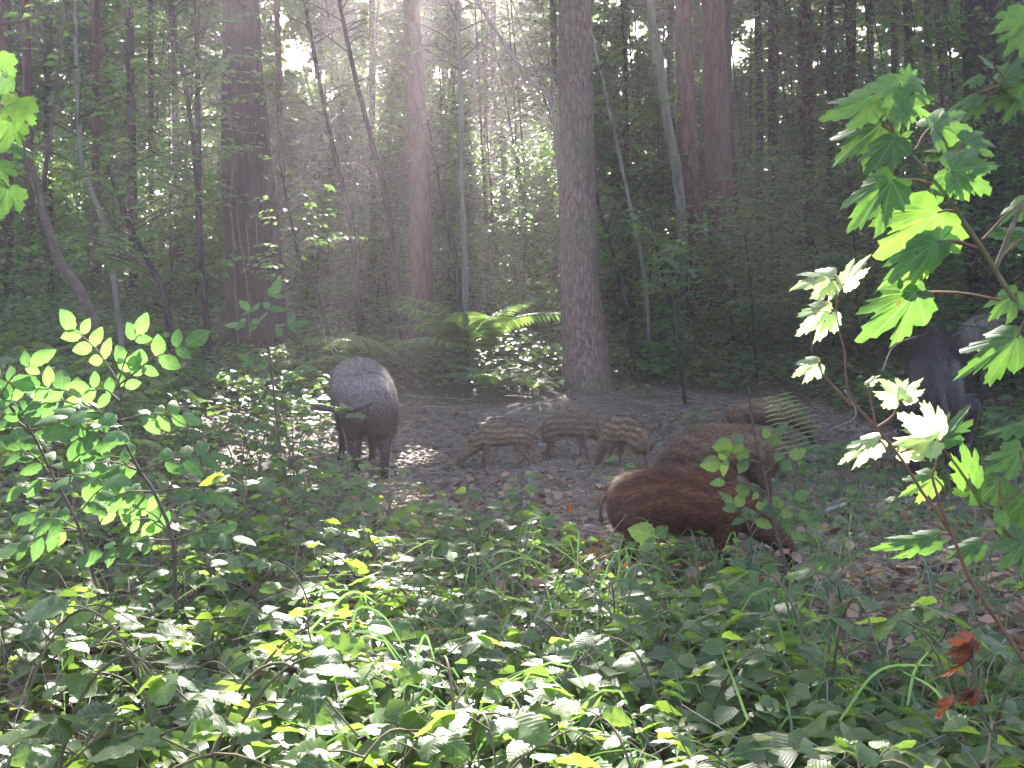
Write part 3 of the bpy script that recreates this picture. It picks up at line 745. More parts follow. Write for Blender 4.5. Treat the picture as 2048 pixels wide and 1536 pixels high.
for i in range(112):
    px = -140 + 2350 * ((i * 0.618034) % 1.0)
    d = 13.6 + 13 * ((i * 0.381966 + 0.2) % 1.0) if 430 < px < 1900 else 10.5 + 14 * ((i * 0.381966) % 1.0)
    spots.append((px, d))
for i, (px, d) in enumerate(spots):
    x = (px - 1024) / F * d
    g = gz1(x, d)
    h = 2.0 + 0.30 * d * (0.55 + 0.65 * r.random())
    if 1180 < px < 1900 and d < 17: h = 1.6 + 1.6 * r.random()
    p0 = np.array([x, d, g - 0.03])
    ln = r.normal(0, 0.12, 2)
    path = [p0, p0 + [ln[0] * h * .4, ln[1] * .5, h * 0.45], p0 + [ln[0] * h + r.normal(0, .15), ln[1], h]]
    if px > 1200:
        lab, grp = "young broadleaf tree in the dark thicket between the reddish trunks", "young trees in the dark thicket"
    elif px > 600:
        lab, grp = "young broadleaf tree with light-filled green leaves behind the ferns", "young trees behind the ferns"
    else:
        lab, grp = "young broadleaf tree with tiers of leaves in the thicket beyond the brambles", "young trees beyond the brambles"
    lab, grp = tree_label("young tree", px, d, h, ln[0])
    sapling("young_tree", lab, path, 0.028, 0.01, int(26 + 6 * h), 1.6, 0.088 if px > 1200 else 0.105, 0.1, 500 + i, mat=M_dark, group=grp, dens=1.0)

for i in range(64):
    px = -60 + 2200 * ((i * 0.618034 + 0.37) % 1.0); d = 13.2 + 7.5 * ((i * 0.381966 + 0.6) % 1.0)
    if 900 < px < 1330 and d < 14.5: d += 2
    if px < 430: d -= 3.0
    x = (px - 1024) / F * d; g = gz1(x, d); h = r.uniform(.8, 2.0)
    p0 = np.array([x, d, g - 0.03])
    lab, grp = (("low dark shrub filling the shade under the reddish trunks", "low shrubs under the reddish trunks") if px > 1200 else
                (("low shrub with drooping leaves behind the ferns", "low shrubs behind the ferns") if px > 600 else ("low shrub with fine leaves in the left thicket", "low shrubs in the left thicket")))
    lab, grp = tree_label("shrub", px, d, h)
    sapling("shrub", lab, [p0, p0 + [r.normal(0, .1), 0, h * .5], p0 + [r.normal(0, .25), 0, h]], 0.015, 0.006, int(16 + 6 * h), 1.15, 0.095, 0.08, 1500 + i, mat=M_dark, group=grp, dens=0.9, cat="shrub")

# far wood: one mass of leaves beyond the young trees
r = np.random.default_rng(77)
n = 300000
xx = r.uniform(-28, 28, n); yy = r.uniform(27, 44, n); zz = gz(xx, yy) + r.random(n) ** 0.9 * 13.5
cl = vnoise(xx * 0.45, zz * 0.6 + yy * 0.3, 40) + 0.6 * vnoise(xx * 1.3, zz * 1.5, 41)
k = (cl > -0.55 + 0.010 * (zz - 6))
B = np.stack([xx, yy, zz], -1)[k]
k = keep(B, True, True, True, 5); B = B[k]; n = len(B)
V, Fc, uvq, rr = leaf_quads(B, rand_dirs(r, n), up_normals(r, n, 0.6), 0.26 * (0.6 + 0.7 * r.random(n)), 0.44, seed=6)
link("far_wood", mesh_from("far_wood", V, Fc, M_far, attrs={"rnd": rr}), label="mass of light green leaves deep in the wood behind the thicket", cat="woodland", kind="stuff")

# ------------------------------------------------------------------ ground cover (nobody could count it)
def cover(name, label, n, xr, yr, cond, hgt, size, mat, seed, hexa=True, width=0.42, spread=0.35):
    r = np.random.default_rng(seed)
    # spread evenly over the picture rather than over the ground
    y = yr[0] * (yr[1] / yr[0]) ** r.random(n)
    x = xr[0] + (xr[1] - xr[0]) * r.random(n)
    x = x * y          # xr given as slopes x / y
    k = cond(x, y, r); x = x[k]; y = y[k]; n = len(x)
    zh = hgt(x, y, r)
    B = np.stack([x, y, gz(x, y) + zh], -1)
    kk = keep(B, False, False, False, seed); B = B[kk]; n = len(B)
    s = size * (0.6 + 0.8 * r.random(n))
    V, Fc, uvq, rr = leaf_quads(B, rand_dirs(r, n), up_normals(r, n, spread), s, width, seed=seed, hexa=hexa)
    return link(name, mesh_from(name, V, Fc, mat, uv=uvq, attrs={"rnd": rr}), label=label, cat="ground cover", kind="stuff")

nm = lambda x, y: mudmask(x, y)
cover("ivy_carpet", "low carpet of pale roundish leaves covering the slope behind the clearing", 46000, (-0.52, 0.52), (8.0, 26),
      lambda x, y, r: (r.random(len(x)) > nm(x, y) * 1.15) & ((fbm(x * 1.1, y * 1.1, 13, 3) > -0.34)) & ~((y < 12.3) & (np.abs(x - 0.9) < 2.2) & (r.random(len(x)) < 0.97 - 0.5 * (y > 11.6))),
      lambda x, y, r: 0.02 + 0.30 * r.random(len(x)) * (0.35 + vnoise(x * 1.5, y * 1.5, 3) + 0.5), 0.095, M_cover, 61, width=0.46)
cover("undergrowth", "low tangle of leaves filling the ground under the brambles", 29000, (-0.52, 0.52), (1.25, 9.0),
      lambda x, y, r: (r.random(len(x)) > nm(x, y) * 1.3) & ~((x > 0.9 * (y - 3.4)) & (y > 4.1) & (x > -1) & (r.random(len(x)) < 0.6)) & (r.random(len(x)) < 0.45 + 0.9 * smooth(0.0, -0.25, fbm(x * 1.5, y * 1.5, 71, 3) - 0.1)),
      lambda x, y, r: r.random(len(x)) ** 1.3 * (1 - 0.75 * smooth(0.1, 0.4, x) * smooth(3.3, 3.8, y)) * (0.16 + 0.16 * (vnoise(x * 2, y * 2, 8) + .5)) * (1 + 0.6 * smooth(-0.8, -2.0, x)), 0.062, M_under, 62, spread=.6)

# litter, clods and twigs in the clearing
r = np.random.default_rng(88)
n = 52000
y = 2.6 * (14 / 2.6) ** r.random(n); x = (r.random(n) * 1.04 - 0.52) * y
B = np.stack([x, y, gz(x, y) + 0.01 + 0.02 * r.random(n)], -1)
V, Fc, uvq, rr = leaf_quads(B, rand_dirs(r, n, 0.5), up_normals(r, n, 0.5), 0.038 * (0.4 + r.random(n)), 0.22, fold=0.6, droop=-0.2, seed=9)
link("leaf_litter", mesh_from("leaf_litter", V, Fc, M_dry, attrs={"rnd": rr}), label="brown dead leaves and chips strewn over the bare earth", cat="leaf litter", kind="stuff")
ico = np.array([[0, 0, 1], [.9, 0, .4], [.28, .85, .4], [-.72, .53, .4], [-.72, -.53, .4], [.28, -.85, .4], [.72, .53, -.4], [-.28, .85, -.4], [-.9, 0, -.4], [-.28, -.85, -.4], [.72, -.53, -.4], [0, 0, -1]])
icf = np.array([[0, 1, 2], [0, 2, 3], [0, 3, 4], [0, 4, 5], [0, 5, 1], [1, 6, 2], [2, 7, 3], [3, 8, 4], [4, 9, 5], [5, 10, 1], [6, 7, 2], [7, 8, 3], [8, 9, 4], [9, 10, 5], [10, 6, 1]])
n = 15000
y = 4.6 + 6.0 * r.random(n) ** 1.2; x = 0.8 + r.normal(0, 1.5, n) + 0.1 * (y - 7)
k = (mudmask(x, y) > 0.4) & (fbm(x * 1.5, y * 1.5, 77, 2) > -0.25); x = x[k]; y = y[k]; n = len(x)
s = 0.009 + 0.034 * r.random(n) ** 3
V = ico[None] * (1 + r.normal(0, 0.28, (n, 12, 1))) * s[:, None, None] * np.array([1.3, 1.1, 0.8]) + np.stack([x, y, gz(x, y) + 0.012], -1)[:, None]
Fc = (icf[None] + 12 * np.arange(n)[:, None, None]).reshape(-1, 3)
link("mud_clods", mesh_from("mud_clods", V.reshape(-1, 3), Fc, M_clod, smooth_shade=False), label="churned clods of dark mud in the rooted-up clearing", cat="mud", kind="stuff")
tw = []
for i in range(420):
    y = 3.2 + 9.0 * r.random(); x = 0.5 + r.normal(0, 2.0) + 0.1 * (y - 6)
    a = r.random() * 6.28; Ln = 0.05 + 0.25 * r.random() ** 2
    p = [np.array([x + math.cos(a + 0.5 * q * r.normal(0, .5)) * Ln * q, y + math.sin(a) * Ln * q, 0]) for q in range(3)]
    for v in p: v[2] = gz1(v[0], v[1]) + 0.015 + 0.02 * r.random()
    tw.append((p, [0.004, 0.003, 0.002]))
V, Fc = tubes(tw, 4)
link("twig_litter", mesh_from("twig_litter", V, Fc, M_wood, smooth_shade=True), label="fine dead twigs scattered over the bare earth", cat="twigs", kind="stuff")

r = np.random.default_rng(515)
tw = []
for i in range(1500):
    y = 1.4 * (7.5 / 1.4) ** r.random(); x = y * r.uniform(-.52, .5 if y < 4 else -.05)
    if mudmask(np.array([x]), np.array([y]))[0] > .3: continue
    a = r.random() * 6.28; Ln = r.uniform(.12, .42); g = gz1(x, y)
    dx = np.array([math.cos(a), math.sin(a), 0]); hh = r.uniform(.05, .34)
    tw.append((curve([np.array([x, y, g]), np.array([x, y, g + hh * .7]) + dx * Ln * .35, np.array([x, y, g + hh * r.uniform(.5, 1.2)]) + dx * Ln], 5), [.0022, .002, .0018, .0014, .001][:5]))
tw = [(p, np.linspace(.0024, .0010, len(p))) for p, _ in tw]
V, Fc = tubes(tw, 3)
link("dry_stalks", mesh_from("dry_stalks", V, Fc, M_wood, smooth_shade=True), label="thin pale stalks criss-crossing under the bramble leaves", cat="stalks", kind="stuff")
n = 5200
y = 1.35 * (7.0 / 1.35) ** r.random(n); x = (r.random(n) * 1.04 - 0.52) * y
B = np.stack([x, y, gz(x, y) + 0.02 + 0.10 * r.random(n) ** 2], -1)
V, Fc, uvq, rr = leaf_quads(B, rand_dirs(r, n, 1), up_normals(r, n, 0.7), 0.06 * (0.5 + r.random(n)), 0.34, fold=0.5, droop=-0.35, hexa=True, seed=19)
link("dead_leaves", mesh_from("dead_leaves", V, Fc, M_dry, attrs={"rnd": rr}), label="curled brown dead leaves lying under the brambles", cat="leaf litter", kind="stuff")

def stick(name, label, pix, d0, r0, r1, cat="stick", mat=None, lift=0.02):
    pts = []
    for i, (x, y) in enumerate(pix):
        dd = d0[i] if isinstance(d0, (list, tuple)) else d0
        pts.append(P(x, y, dd))
    pts = curve(pts, 14)
    b = pts[0].copy()
    o = thing(name, label, cat, b)
    V, Fc = tubes([(pts - b, np.linspace(r0, r1, len(pts)))], 8)
    link("wood", mesh_from(name, V, Fc, mat or M_wood, smooth_shade=True), o)
    return o
def gd(py):   # distance at which flat ground shows on row py
    return CAMH * F / (py - HZ)
stick("fallen_branch", "curved dead branch lying on the mud right of the grey boar", [(792, 828), (840, 838), (868, 832)], [gd(850)] * 3, .011, .006)
stick("fallen_branch", "long dead branch on the leaf litter above the striped piglets", [(1010, 830), (1055, 812), (1105, 800)], [9.6, 9.9, 10.2], .014, .008)
stick("fallen_branch", "pale stick lying between the striped piglets' hind feet", [(1078, 892), (1100, 890), (1128, 882)], [8.4, 8.4, 8.6], .012, .008)
stick("fallen_branch", "thin arched twig standing in the litter beside the dark boar's head", [(1690, 780), (1712, 830), (1660, 860)], [8.4, 8.0, 7.6], .006, .005)
stick("fallen_branch", "dead branch lying in front of the nearest young boar's feet", [(1690, 1008), (1660, 1018), (1640, 1030)], [5.9, 5.8, 5.7], .012, .006)
stick("fallen_branch", "leaning thin branch behind the back of the dark boar", [(1765, 740), (1790, 690), (1850, 668)], [9.5, 9.5, 9.6], .008, .005)
# weathered stump and log chunk
def stump(name, label, px, py, d, w, h, mat):
    c = P(px, py, d); c[2] = gz1(c[0], c[1]) - 0.02
    o = thing(name, label, "stump", c)
    ang = np.linspace(0, 2 * math.pi, 16, endpoint=False); rr_ = np.random.default_rng(int(px))
    V = []; 
    for k_, (z, s) in enumerate([(0, 1.25), (0.3, 1.0), (0.6, 0.9), (0.9, 0.85), (1.0, 0.6)]):
        V += [[math.cos(a) * w * s * (1 + .15 * rr_.normal()), math.sin(a) * w * s * (1 + .15 * rr_.normal()), z * h + (0.03 * rr_.normal() if k_ > 2 else 0)] for a in ang]
    V.append([0, 0, h * 0.9]); Fc = []
    for k_ in range(4):
        for j in range(16): Fc.append([k_ * 16 + j, k_ * 16 + (j + 1) % 16, k_ * 16 + 16 + (j + 1) % 16, k_ * 16 + 16 + j])
    for j in range(16): Fc.append([64 + j, 64 + (j + 1) % 16, 80])
    link("wood", mesh_from(name, np.array(V), Fc, mat, smooth_shade=True), o)
stump("tree_stump", "small whitish weathered stump between the striped piglets", 1088, 890, 8.9, 0.04, 0.17, M_wood)
stump("tree_stump", "short grey stub of wood standing in the mud below the striped piglets", 1063, 978, 6.75, 0.02, 0.09, M_wood)

# roots running out from the pale tree
# ------------------------------------------------------------------ ferns
def frond_mesh(name, length, npair, wid, seed, droop=0.55):
    """a frond along +X rising then arching over, pinnae of small leaflets"""
    r = np.random.default_rng(seed)
    t = np.linspace(0, 1, 24)
    rach = np.stack([length * (0.35 * t + 0.6 * t * t), 0 * t, length * (1.15 * t - (0.55 + droop * 0.7) * t * t)], -1)
    B = []; D = []; S = []
    for i in range(npair):
        s = 0.30 + 0.69 * i / npair
        p = np.array([np.interp(s, t, rach[:, k]) for k in range(3)])
        tang = norm(np.array([0.35 + 1.2 * s, 0, 1.15 - 2 * (0.55 + droop * 0.7) * s]))
        wl = wid * math.sin(math.pi * min(1, (0.12 + 0.95 * (1 - s)) * 0.62) ) * (1.0 if s > 0.25 else 0.8)
        for sd in (-1, 1):
            pd = norm(tang * 0.35 + np.array([0, sd, -0.12]))
            B.append(p); D.append(pd); S.append(wl)
    B = np.array(B); D = np.array(D); n = len(B)
    Nn = norm(np.array([[0, 0, 1.0]]) + r.normal(0, 0.12, (n, 3)))
    V, Fc, uvq, rr = leaf_quads(B, D, Nn, np.array(S), 0.085, fold=0.3, droop=0.12, hexa=True, seed=seed)
    Vr, Fr = tubes([(rach, np.linspace(0.004, 0.001, len(rach)))], 4)
    Fall = [list(f) for f in Fc] + [list(f + len(V)) for f in Fr]
    return mesh_from(name, np.concatenate([V, Vr]), Fall, M_fern, attrs={"rnd": np.concatenate([rr, np.full(len(Vr), .5)])})
FR = [frond_mesh("frond", 1.0, 26, 0.24, 3, 0.55), frond_mesh("frond", 1.0, 24, 0.20, 4, 0.45), frond_mesh("frond", 1.0, 28, 0.26, 5, 0.65)]
def fern(label, px, d, n, L, seed, z=None, arc=(0, 6.28), up=0.5):
    r = np.random.default_rng(seed)
    x = (px - 1024) / F * d
    o = thing("fern", label, "fern", (x, d, gz1(x, d) if z is None else z))
    for i in range(n):
        a = arc[0] + (arc[1] - arc[0]) * (i + 0.4 * r.random()) / n
        s = L * (0.8 + 0.4 * r.random())
        M = Matrix.Rotation(a, 4, 'Z') @ Matrix.Rotation(-(up - 0.55 + 0.3 * r.random()), 4, 'Y') @ Matrix.Rotation(r.normal(0, .2), 4, 'X') @ Matrix.Scale(s, 4)
        link("frond", FR[i % 3], o, M=M)
    return o
fern("large arching fern, brightly backlit, at the foot of the straight brown trunk", 945, 12.6, 11, 1.35, 1, up=0.75)
fern("wide fern spreading its flat fronds left of the largest fern", 765, 12.2, 9, 1.15, 2, up=0.5)
fern("small yellow-green fern low between the largest fern and the pale tree", 985, 11.2, 9, 0.62, 3, up=0.7)
fern("little fern in the leafy carpet left of the pale tree's roots", 1065, 11.4, 8, 0.42, 4, up=0.6)
fern("dim fern in the brambles at the far left", 90, 6.6, 8, 0.75, 5, up=0.6)
fern("small fern in the shade at the foot of the thick dark twin-stemmed tree", 620, 11.6, 9, 0.7, 6, up=0.6)
fern("low fern growing by the light brown young boar's head", 1665, 7.8, 7, 0.45, 7, up=0.35)
fern("tiny fern sprig in the litter left of the light brown young boar", 1410, 8.0, 5, 0.34, 8, up=0.5)
# the single upright frond in front of the light brown young boar: long bare-looking pinnae
uf = thing("fern", "upright pale fern frond with long narrow pinnae in front of the light brown young boar", "fern", P(1588, 990, 5.4) * [1, 1, 0] + [0, 0, gz1(P(1588, 990, 5.4)[0], 5.4)])
ub = np.array(uf.location)
rach = curve([ub, P(1590, 930, 5.4), P(1575, 850, 5.4), P(1548, 785, 5.4)], 30)
V, Fc = tubes([(rach - ub, np.linspace(.004, .0015, len(rach)))], 5)
link("stem", mesh_from("stem", V, Fc, M_stem), uf)
for i in range(13):
    s = 0.42 + 0.58 * i / 13
    p = np.array([np.interp(s, np.linspace(0, 1, len(rach)), rach[:, k]) for k in range(3)])
    for sd in (-1, 1):
        L_ = 0.135 * (1.15 - 0.75 * abs(s - 0.62) * 2) * (1 if sd > 0 else 0.8)
        dr = norm(np.array([sd * 1.0, -0.15, 0.28 if sd > 0 else -0.18]))
        B = np.array([p - ub + dr * L_ * q / 7 for q in range(7)]); n = 7
        V1, F1, _, r1 = leaf_quads(np.repeat(B, 2, 0), np.array([norm(dr * .7 + np.array([0, 0, s2 * .6])) for q in range(7) for s2 in (-1, 1)]), np.tile([[0, -0.5, 0.9]], (14, 1)), np.full(14, 0.001), 0.4, seed=i)
        V2, F2 = tubes([(np.array([p - ub, p - ub + dr * L_ * .5 + [0, 0, .004], p - ub + dr * L_]), [.0025, .0042, .001])], 5)
        link("pinna", mesh_from("pinna", np.concatenate([V1, V2]), [list(f) for f in F1] + [list(f + len(V1)) for f in F2], M_fern, attrs={"rnd": np.concatenate([r1, np.full(len(V2), .9)])}), uf)

# ------------------------------------------------------------------ leaves as separate pieces
def toothed_leaf(name, mat, width=0.36, n=11, tooth=0.09, fold=0.25, droop=0.25, tipw=1.0, seed=0, wav=0.02, pos=0.42):
    """ovate toothed leaf along +X, unit length, in the XY plane, normal +Z"""
    r = np.random.default_rng(seed)
    V = []; uv = []
    for i in range(n + 1):
        t = i / n
        w = width * (math.sin(math.pi * t ** (math.log(0.5) / math.log(pos))) ** 0.75 if 0 < t < 1 else 0.0)
        if 0 < i < n: w *= (1 + (tooth if i % 2 else -tooth))
        zc = -droop * t * t
        e = r.normal(0, wav)
        for s in (-1, -0.5, 0, 0.5, 1):
            V.append([t - (0.03 if (i % 2 and abs(s) == 1) else 0), s * w, zc + fold * abs(s) * w + (e * abs(s)) - 0.5 * w * s * s * 0.6]); uv.append([t, s * w])
    Fc = []
    for i in range(n):
        for j in range(4):
            a = i * 5 + j
            if i == 0: Fc.append([a, a + 6, a + 5])
            elif i == n - 1: Fc.append([a, a + 1, a + 5])
            else: Fc.append([a, a + 1, a + 6, a + 5])
    # collapse the pointed ends
    V = np.array(V)
    V[0:5] = V[2]; V[-5:] = V[-3]
    return mesh_from(name, V, Fc, mat, uv=np.array(uv), smooth_shade=True)

MAPLE = [(1.0, 0), (.93, .035), (.88, .10), (.80, .105), (.76, .185), (.68, .17), (.60, .205), (.53, .215), (.55, .29), (.63, .335), (.65, .41), (.74, .49), (.65, .50), (.60, .56), (.52, .53), (.47, .59), (.40, .53), (.32, .43),
         (.31, .50), (.26, .55), (.25, .63), (.17, .57), (.10, .60), (.05, .52), (-.03, .51), (-.08, .40), (-.14, .34), (-.15, .20), (-.07, .06)]
def maple_leaf(name, mat, droop=0.3, cup=0.3, seed=0, wav=0.04, narrow=1.0):
    r = np.random.default_rng(seed)
    right = np.array(MAPLE); left = right[1:][::-1] * [1, -1]
    o = np.concatenate([right, left]) * [1, narrow]
    o = o * (1 + r.normal(0, 0.045, (len(o), 1))) * [1, r.uniform(.82, 1.1)]; o[:, 1] += 0.12 * r.normal() * o[:, 0] ** 2
    c = np.array([0.0, 0.0])
    rings = [c[None], c + (o - c) * 0.5, o]
    pts = np.concatenate(rings)
    x, y = pts[:, 0], pts[:, 1]
    ang = np.arctan2(y, x); rad = np.hypot(x, y)
    ridge = np.cos(ang * 5.2) * rad * 0.018
    ph = r.random(4) * 6.28
    z = -droop * x * np.abs(x) - cup * y * y * 1.6 - ridge + wav * rad * np.sin(ang * 3 + ph[0]) + wav * np.sin(x * 6 + ph[1]) * rad
    V = np.stack([x, y, z], -1)
    m = len(o); Fc = []
    for i in range(m):
        j = (i + 1) % m
        Fc.append([0, 1 + i, 1 + j]); Fc.append([1 + i, 1 + m + i, 1 + m + j, 1 + j])
    return mesh_from(name, V, Fc, mat, uv=pts, smooth_shade=True)

BR = [toothed_leaf("bramble_leaf", M_bramble, 0.36, 11, 0.08, 0.3, d_, seed=s, wav=0.02) for s, d_ in enumerate((0.15, 0.3, 0.45, 0.1, 0.25))]
BR[1] = toothed_leaf("bramble_leaf", M_bramble, 0.25, 11, 0.10, 0.35, 0.45, seed=61, wav=0.04)
BR[3] = toothed_leaf("bramble_leaf", M_bramble, 0.44, 11, 0.07, 0.15, 0.3, seed=62, wav=0.04, pos=.38)
EL = [toothed_leaf("elder_leaf", M_elder, 0.31, 9, 0.03, 0.2, d_, seed=10 + s, wav=0.015, pos=0.45) for s, d_ in enumerate((0.1, 0.25, 0.4))]
MP = [maple_leaf("maple_leaf", M_maple, d_, c_, seed=20 + s) for s, (d_, c_) in enumerate(((0.15, 0.15), (0.35, 0.3), (0.5, 0.15), (0.25, 0.5)))]
WP = [maple_leaf("maple_leaf", M_maple_sunlit, d_, c_, seed=30 + s) for s, (d_, c_) in enumerate(((0.2, 0.2), (0.4, 0.4)))]
BR_under = BR

def orient(base, direction, normal, size, wscale=1.0):
    """matrix that lays a unit leaf at base along direction, facing normal"""
    d = norm(direction); n = np.asarray(normal, float); y = np.cross(n, d)
    if np.linalg.norm(y) < 1e-4: y = np.cross([0.3, 0.2, 1.0], d)
    y = norm(y); n = np.cross(d, y)
    M = Matrix.Identity(4)
    for i in range(3):
        M[i][0] = d[i] * size; M[i][1] = y[i] * size * wscale; M[i][2] = n[i] * size; M[i][3] = base[i]
    return M

# ---- maple branches on the right
def maple_group(root, leaves, stems, d, mats, seed, stem_mat=None, stem_r=0.004):
    r = np.random.default_rng(seed)
    b = np.array(root.location)
    for si, (pix, ra, rb) in enumerate(stems):
        c = curve([P(x, y, d + dd) for x, y, dd in pix], 20)
        V, Fc = tubes([(c - b, np.linspace(ra, rb, len(c)))], 7)
        link("stem", mesh_from("stem", V, Fc, stem_mat or M_stem, smooth_shade=True), root)
    for li, (bx, by, tx, ty, ws, dd, face, sx, sy) in enumerate(leaves):
        p0 = P(bx, by, d + dd); p1 = P(tx, ty, d + dd + r.normal(0, 0.015))
        size = np.linalg.norm(p1 - p0) * 1.05
        # face: how much the blade turns to the camera (1) rather than lying flat (0)
        nrm = norm(np.array([r.normal(0, .3), -face, 1.05 - 0.5 * face + r.normal(0, .2)]))
        link("leaf", mats[li % len(mats)], root, M=orient(p0 - b, p1 - p0, nrm, size * (.88 if mats is WP else .93), ws * (.92 if mats is WP else .98)))
        if sx is not None:
            q = P(sx, sy, d + dd * 0.3)
            c = curve([q, (q + p0) / 2 + [0, 0, 0.006], p0], 8)
            V, Fc = tubes([(c - b, np.linspace(0.0028, 0.0018, len(c)))], 5)
            link("petiole", mesh_from("petiole", V, Fc, M_redstem, smooth_shade=True), root)

mb = thing("maple_branch", "broad green maple branch hanging in from the right, large backlit lobed leaves", "branch", P(2075, 650, 2.0))
maple_group(mb, [
    (1745, 197, 1640, 243, .8, .02, .7, 1798, 285), (1800, 166, 1722, 190, 1.0, .0, .8, 1790, 230), (1816, 160, 1866, 172, 1.1, .0, .9, 1800, 232), (1815, 160, 1822, 120, .8, .03, .9, 1800, 210),
    (1800, 208, 1866, 182, 1.1, -.02, 1.0, 1802, 268), (1796, 215, 1758, 240, .9, -.02, 1.0, 1802, 262), (1797, 214, 1834, 248, 1.1, -.03, 1.1, 1802, 262), (1762, 250, 1660, 312, 1.0, .03, .7, 1826, 300),
    (1786, 280, 1738, 346, .7, -.02, 1.0, 1825, 300), (1784, 282, 1829, 256, .9, -.01, 1.0, 1825, 300), (1862, 254, 1913, 268, 1.2, .04, 1.0, 1832, 300), (1868, 252, 1944, 200, .8, .06, .7, 1834, 296),
    (1908, 302, 1855, 322, 1.2, .05, .7, 1885, 372), (1910, 300, 1954, 262, .9, .05, .7, 1885, 372), (1930, 284, 2003, 268, .8, .03, 1.1, 1905, 330), (1906, 341, 2015, 318, .9, -.03, 1.1, 1882, 375),
    (1902, 342, 1960, 378, 1.0, -.03, 1.1, 1882, 375), (1898, 350, 1880, 412, .8, -.03, 1.1, 1882, 375), (1784, 360, 1680, 455, .85, .0, .8, 1880, 373), (1778, 362, 1752, 432, .8, .01, 1.0, 1880, 373),
    (1875, 425, 1762, 530, .9, .03, .7, 1925, 430), (1872, 484, 1752, 570, .55, -.03, .9, 1955, 496), (1878, 482, 1936, 466, .9, -.03, 1.0, 1955, 496), (1868, 490, 1810, 560, .8, -.02, 1.0, 1955, 496),
    (1832, 585, 1722, 695, .6, .02, .9, 2000, 600), (1830, 583, 1805, 520, .8, .03, .9, 2000, 600), (2034, 586, 1975, 636, .8, .0, .7, 2030, 600),
    (2034, 676, 1908, 748, .62, -.03, 1.0, 2052, 640), (2056, 470, 1970, 470, .8, .1, .6, 1990, 530),
    (2052, 400, 1990, 440, .8, .1, .5, 1965, 480), (2046, 690, 2000, 740, .8, .05, .7, 2060, 650)],
    [([(1740, 215, .02), (1800, 285, .0), (1880, 375, .0), (1960, 490, .0), (2022, 590, .0), (2075, 650, .0)], .0022, .0055), ([(1990, 540, .0), (2030, 440, .05), (2060, 380, .08)], .005, .003)],
    2.0, MP, 1)
wb = thing("maple_branch", "thin reddish maple shoot with sunlit, glare-white leaves curving up from lower right", "branch", P(2060, 1340, 2.05))
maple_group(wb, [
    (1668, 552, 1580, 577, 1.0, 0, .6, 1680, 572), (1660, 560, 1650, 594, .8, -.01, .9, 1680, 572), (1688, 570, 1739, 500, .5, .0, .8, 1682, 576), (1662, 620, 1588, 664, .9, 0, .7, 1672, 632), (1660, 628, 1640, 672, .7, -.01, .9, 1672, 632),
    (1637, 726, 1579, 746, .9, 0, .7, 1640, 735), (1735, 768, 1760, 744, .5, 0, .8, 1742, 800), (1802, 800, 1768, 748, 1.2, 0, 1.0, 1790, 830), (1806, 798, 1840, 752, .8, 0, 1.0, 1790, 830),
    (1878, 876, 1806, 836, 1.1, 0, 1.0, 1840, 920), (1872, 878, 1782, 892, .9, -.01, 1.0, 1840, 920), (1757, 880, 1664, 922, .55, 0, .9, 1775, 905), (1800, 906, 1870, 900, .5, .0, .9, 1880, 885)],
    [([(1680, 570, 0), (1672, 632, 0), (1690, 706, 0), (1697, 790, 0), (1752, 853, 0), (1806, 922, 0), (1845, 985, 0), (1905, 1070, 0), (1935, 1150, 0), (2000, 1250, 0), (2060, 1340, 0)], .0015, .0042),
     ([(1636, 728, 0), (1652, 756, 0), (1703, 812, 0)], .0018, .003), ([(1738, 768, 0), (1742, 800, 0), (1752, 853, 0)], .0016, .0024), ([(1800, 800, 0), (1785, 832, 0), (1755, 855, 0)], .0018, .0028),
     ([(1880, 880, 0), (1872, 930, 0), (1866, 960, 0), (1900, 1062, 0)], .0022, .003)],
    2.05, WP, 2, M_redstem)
gb = thing("maple_shoot", "green-leaved maple shoot below the white leaves, in front of the dark boar's legs", "branch", P(2060, 1080, 2.1))
maple_group(gb, [
    (1884, 880, 1932, 798, .5, 0, 1.0, 1880, 890), (1888, 882, 1922, 862, .6, 0, 1.0, 1880, 890), (1944, 968, 1935, 884, .7, 0, 1.0, 1960, 1000), (1944, 972, 1906, 1000, 1.0, .0, .9, 1960, 1000),
    (1870, 956, 1799, 988, .7, -.02, .9, 1890, 985), (2000, 960, 1950, 1010, .8, .03, .8, 2000, 1010), (2040, 900, 1965, 960, .7, .03, .6, 2050, 960), (2048, 1000, 1985, 1060, .9, .02, .7, 2050, 1020),
    (2000, 1015, 2040, 1075, .9, .0, .8, 2005, 1020), (1870, 1075, 1740, 1100, .35, -.02, .9, 1905, 1070), (1960, 1085, 1890, 1110, .6, -.03, .8, 1990, 1060), 
    (2052, 850, 1960, 852, .6, .06, .5, 2060, 870), (2052, 1080, 2010, 1150, .8, .0, .8, 2056, 1070)],
    [([(1880, 890, 0), (1920, 940, 0), (1965, 1010, 0), (2010, 1060, 0), (2060, 1100, 0)], .002, .005), ([(1960, 1000, 0), (2000, 1012, 0), (2060, 960, 0)], .002, .003)], 2.1, [MP[0], MP[3], MP[1]], 3)
ub_ = thing("maple_branch", "blue-grey shaded maple leaves hanging in the upper right corner", "branch", P(2080, 150, 2.6))
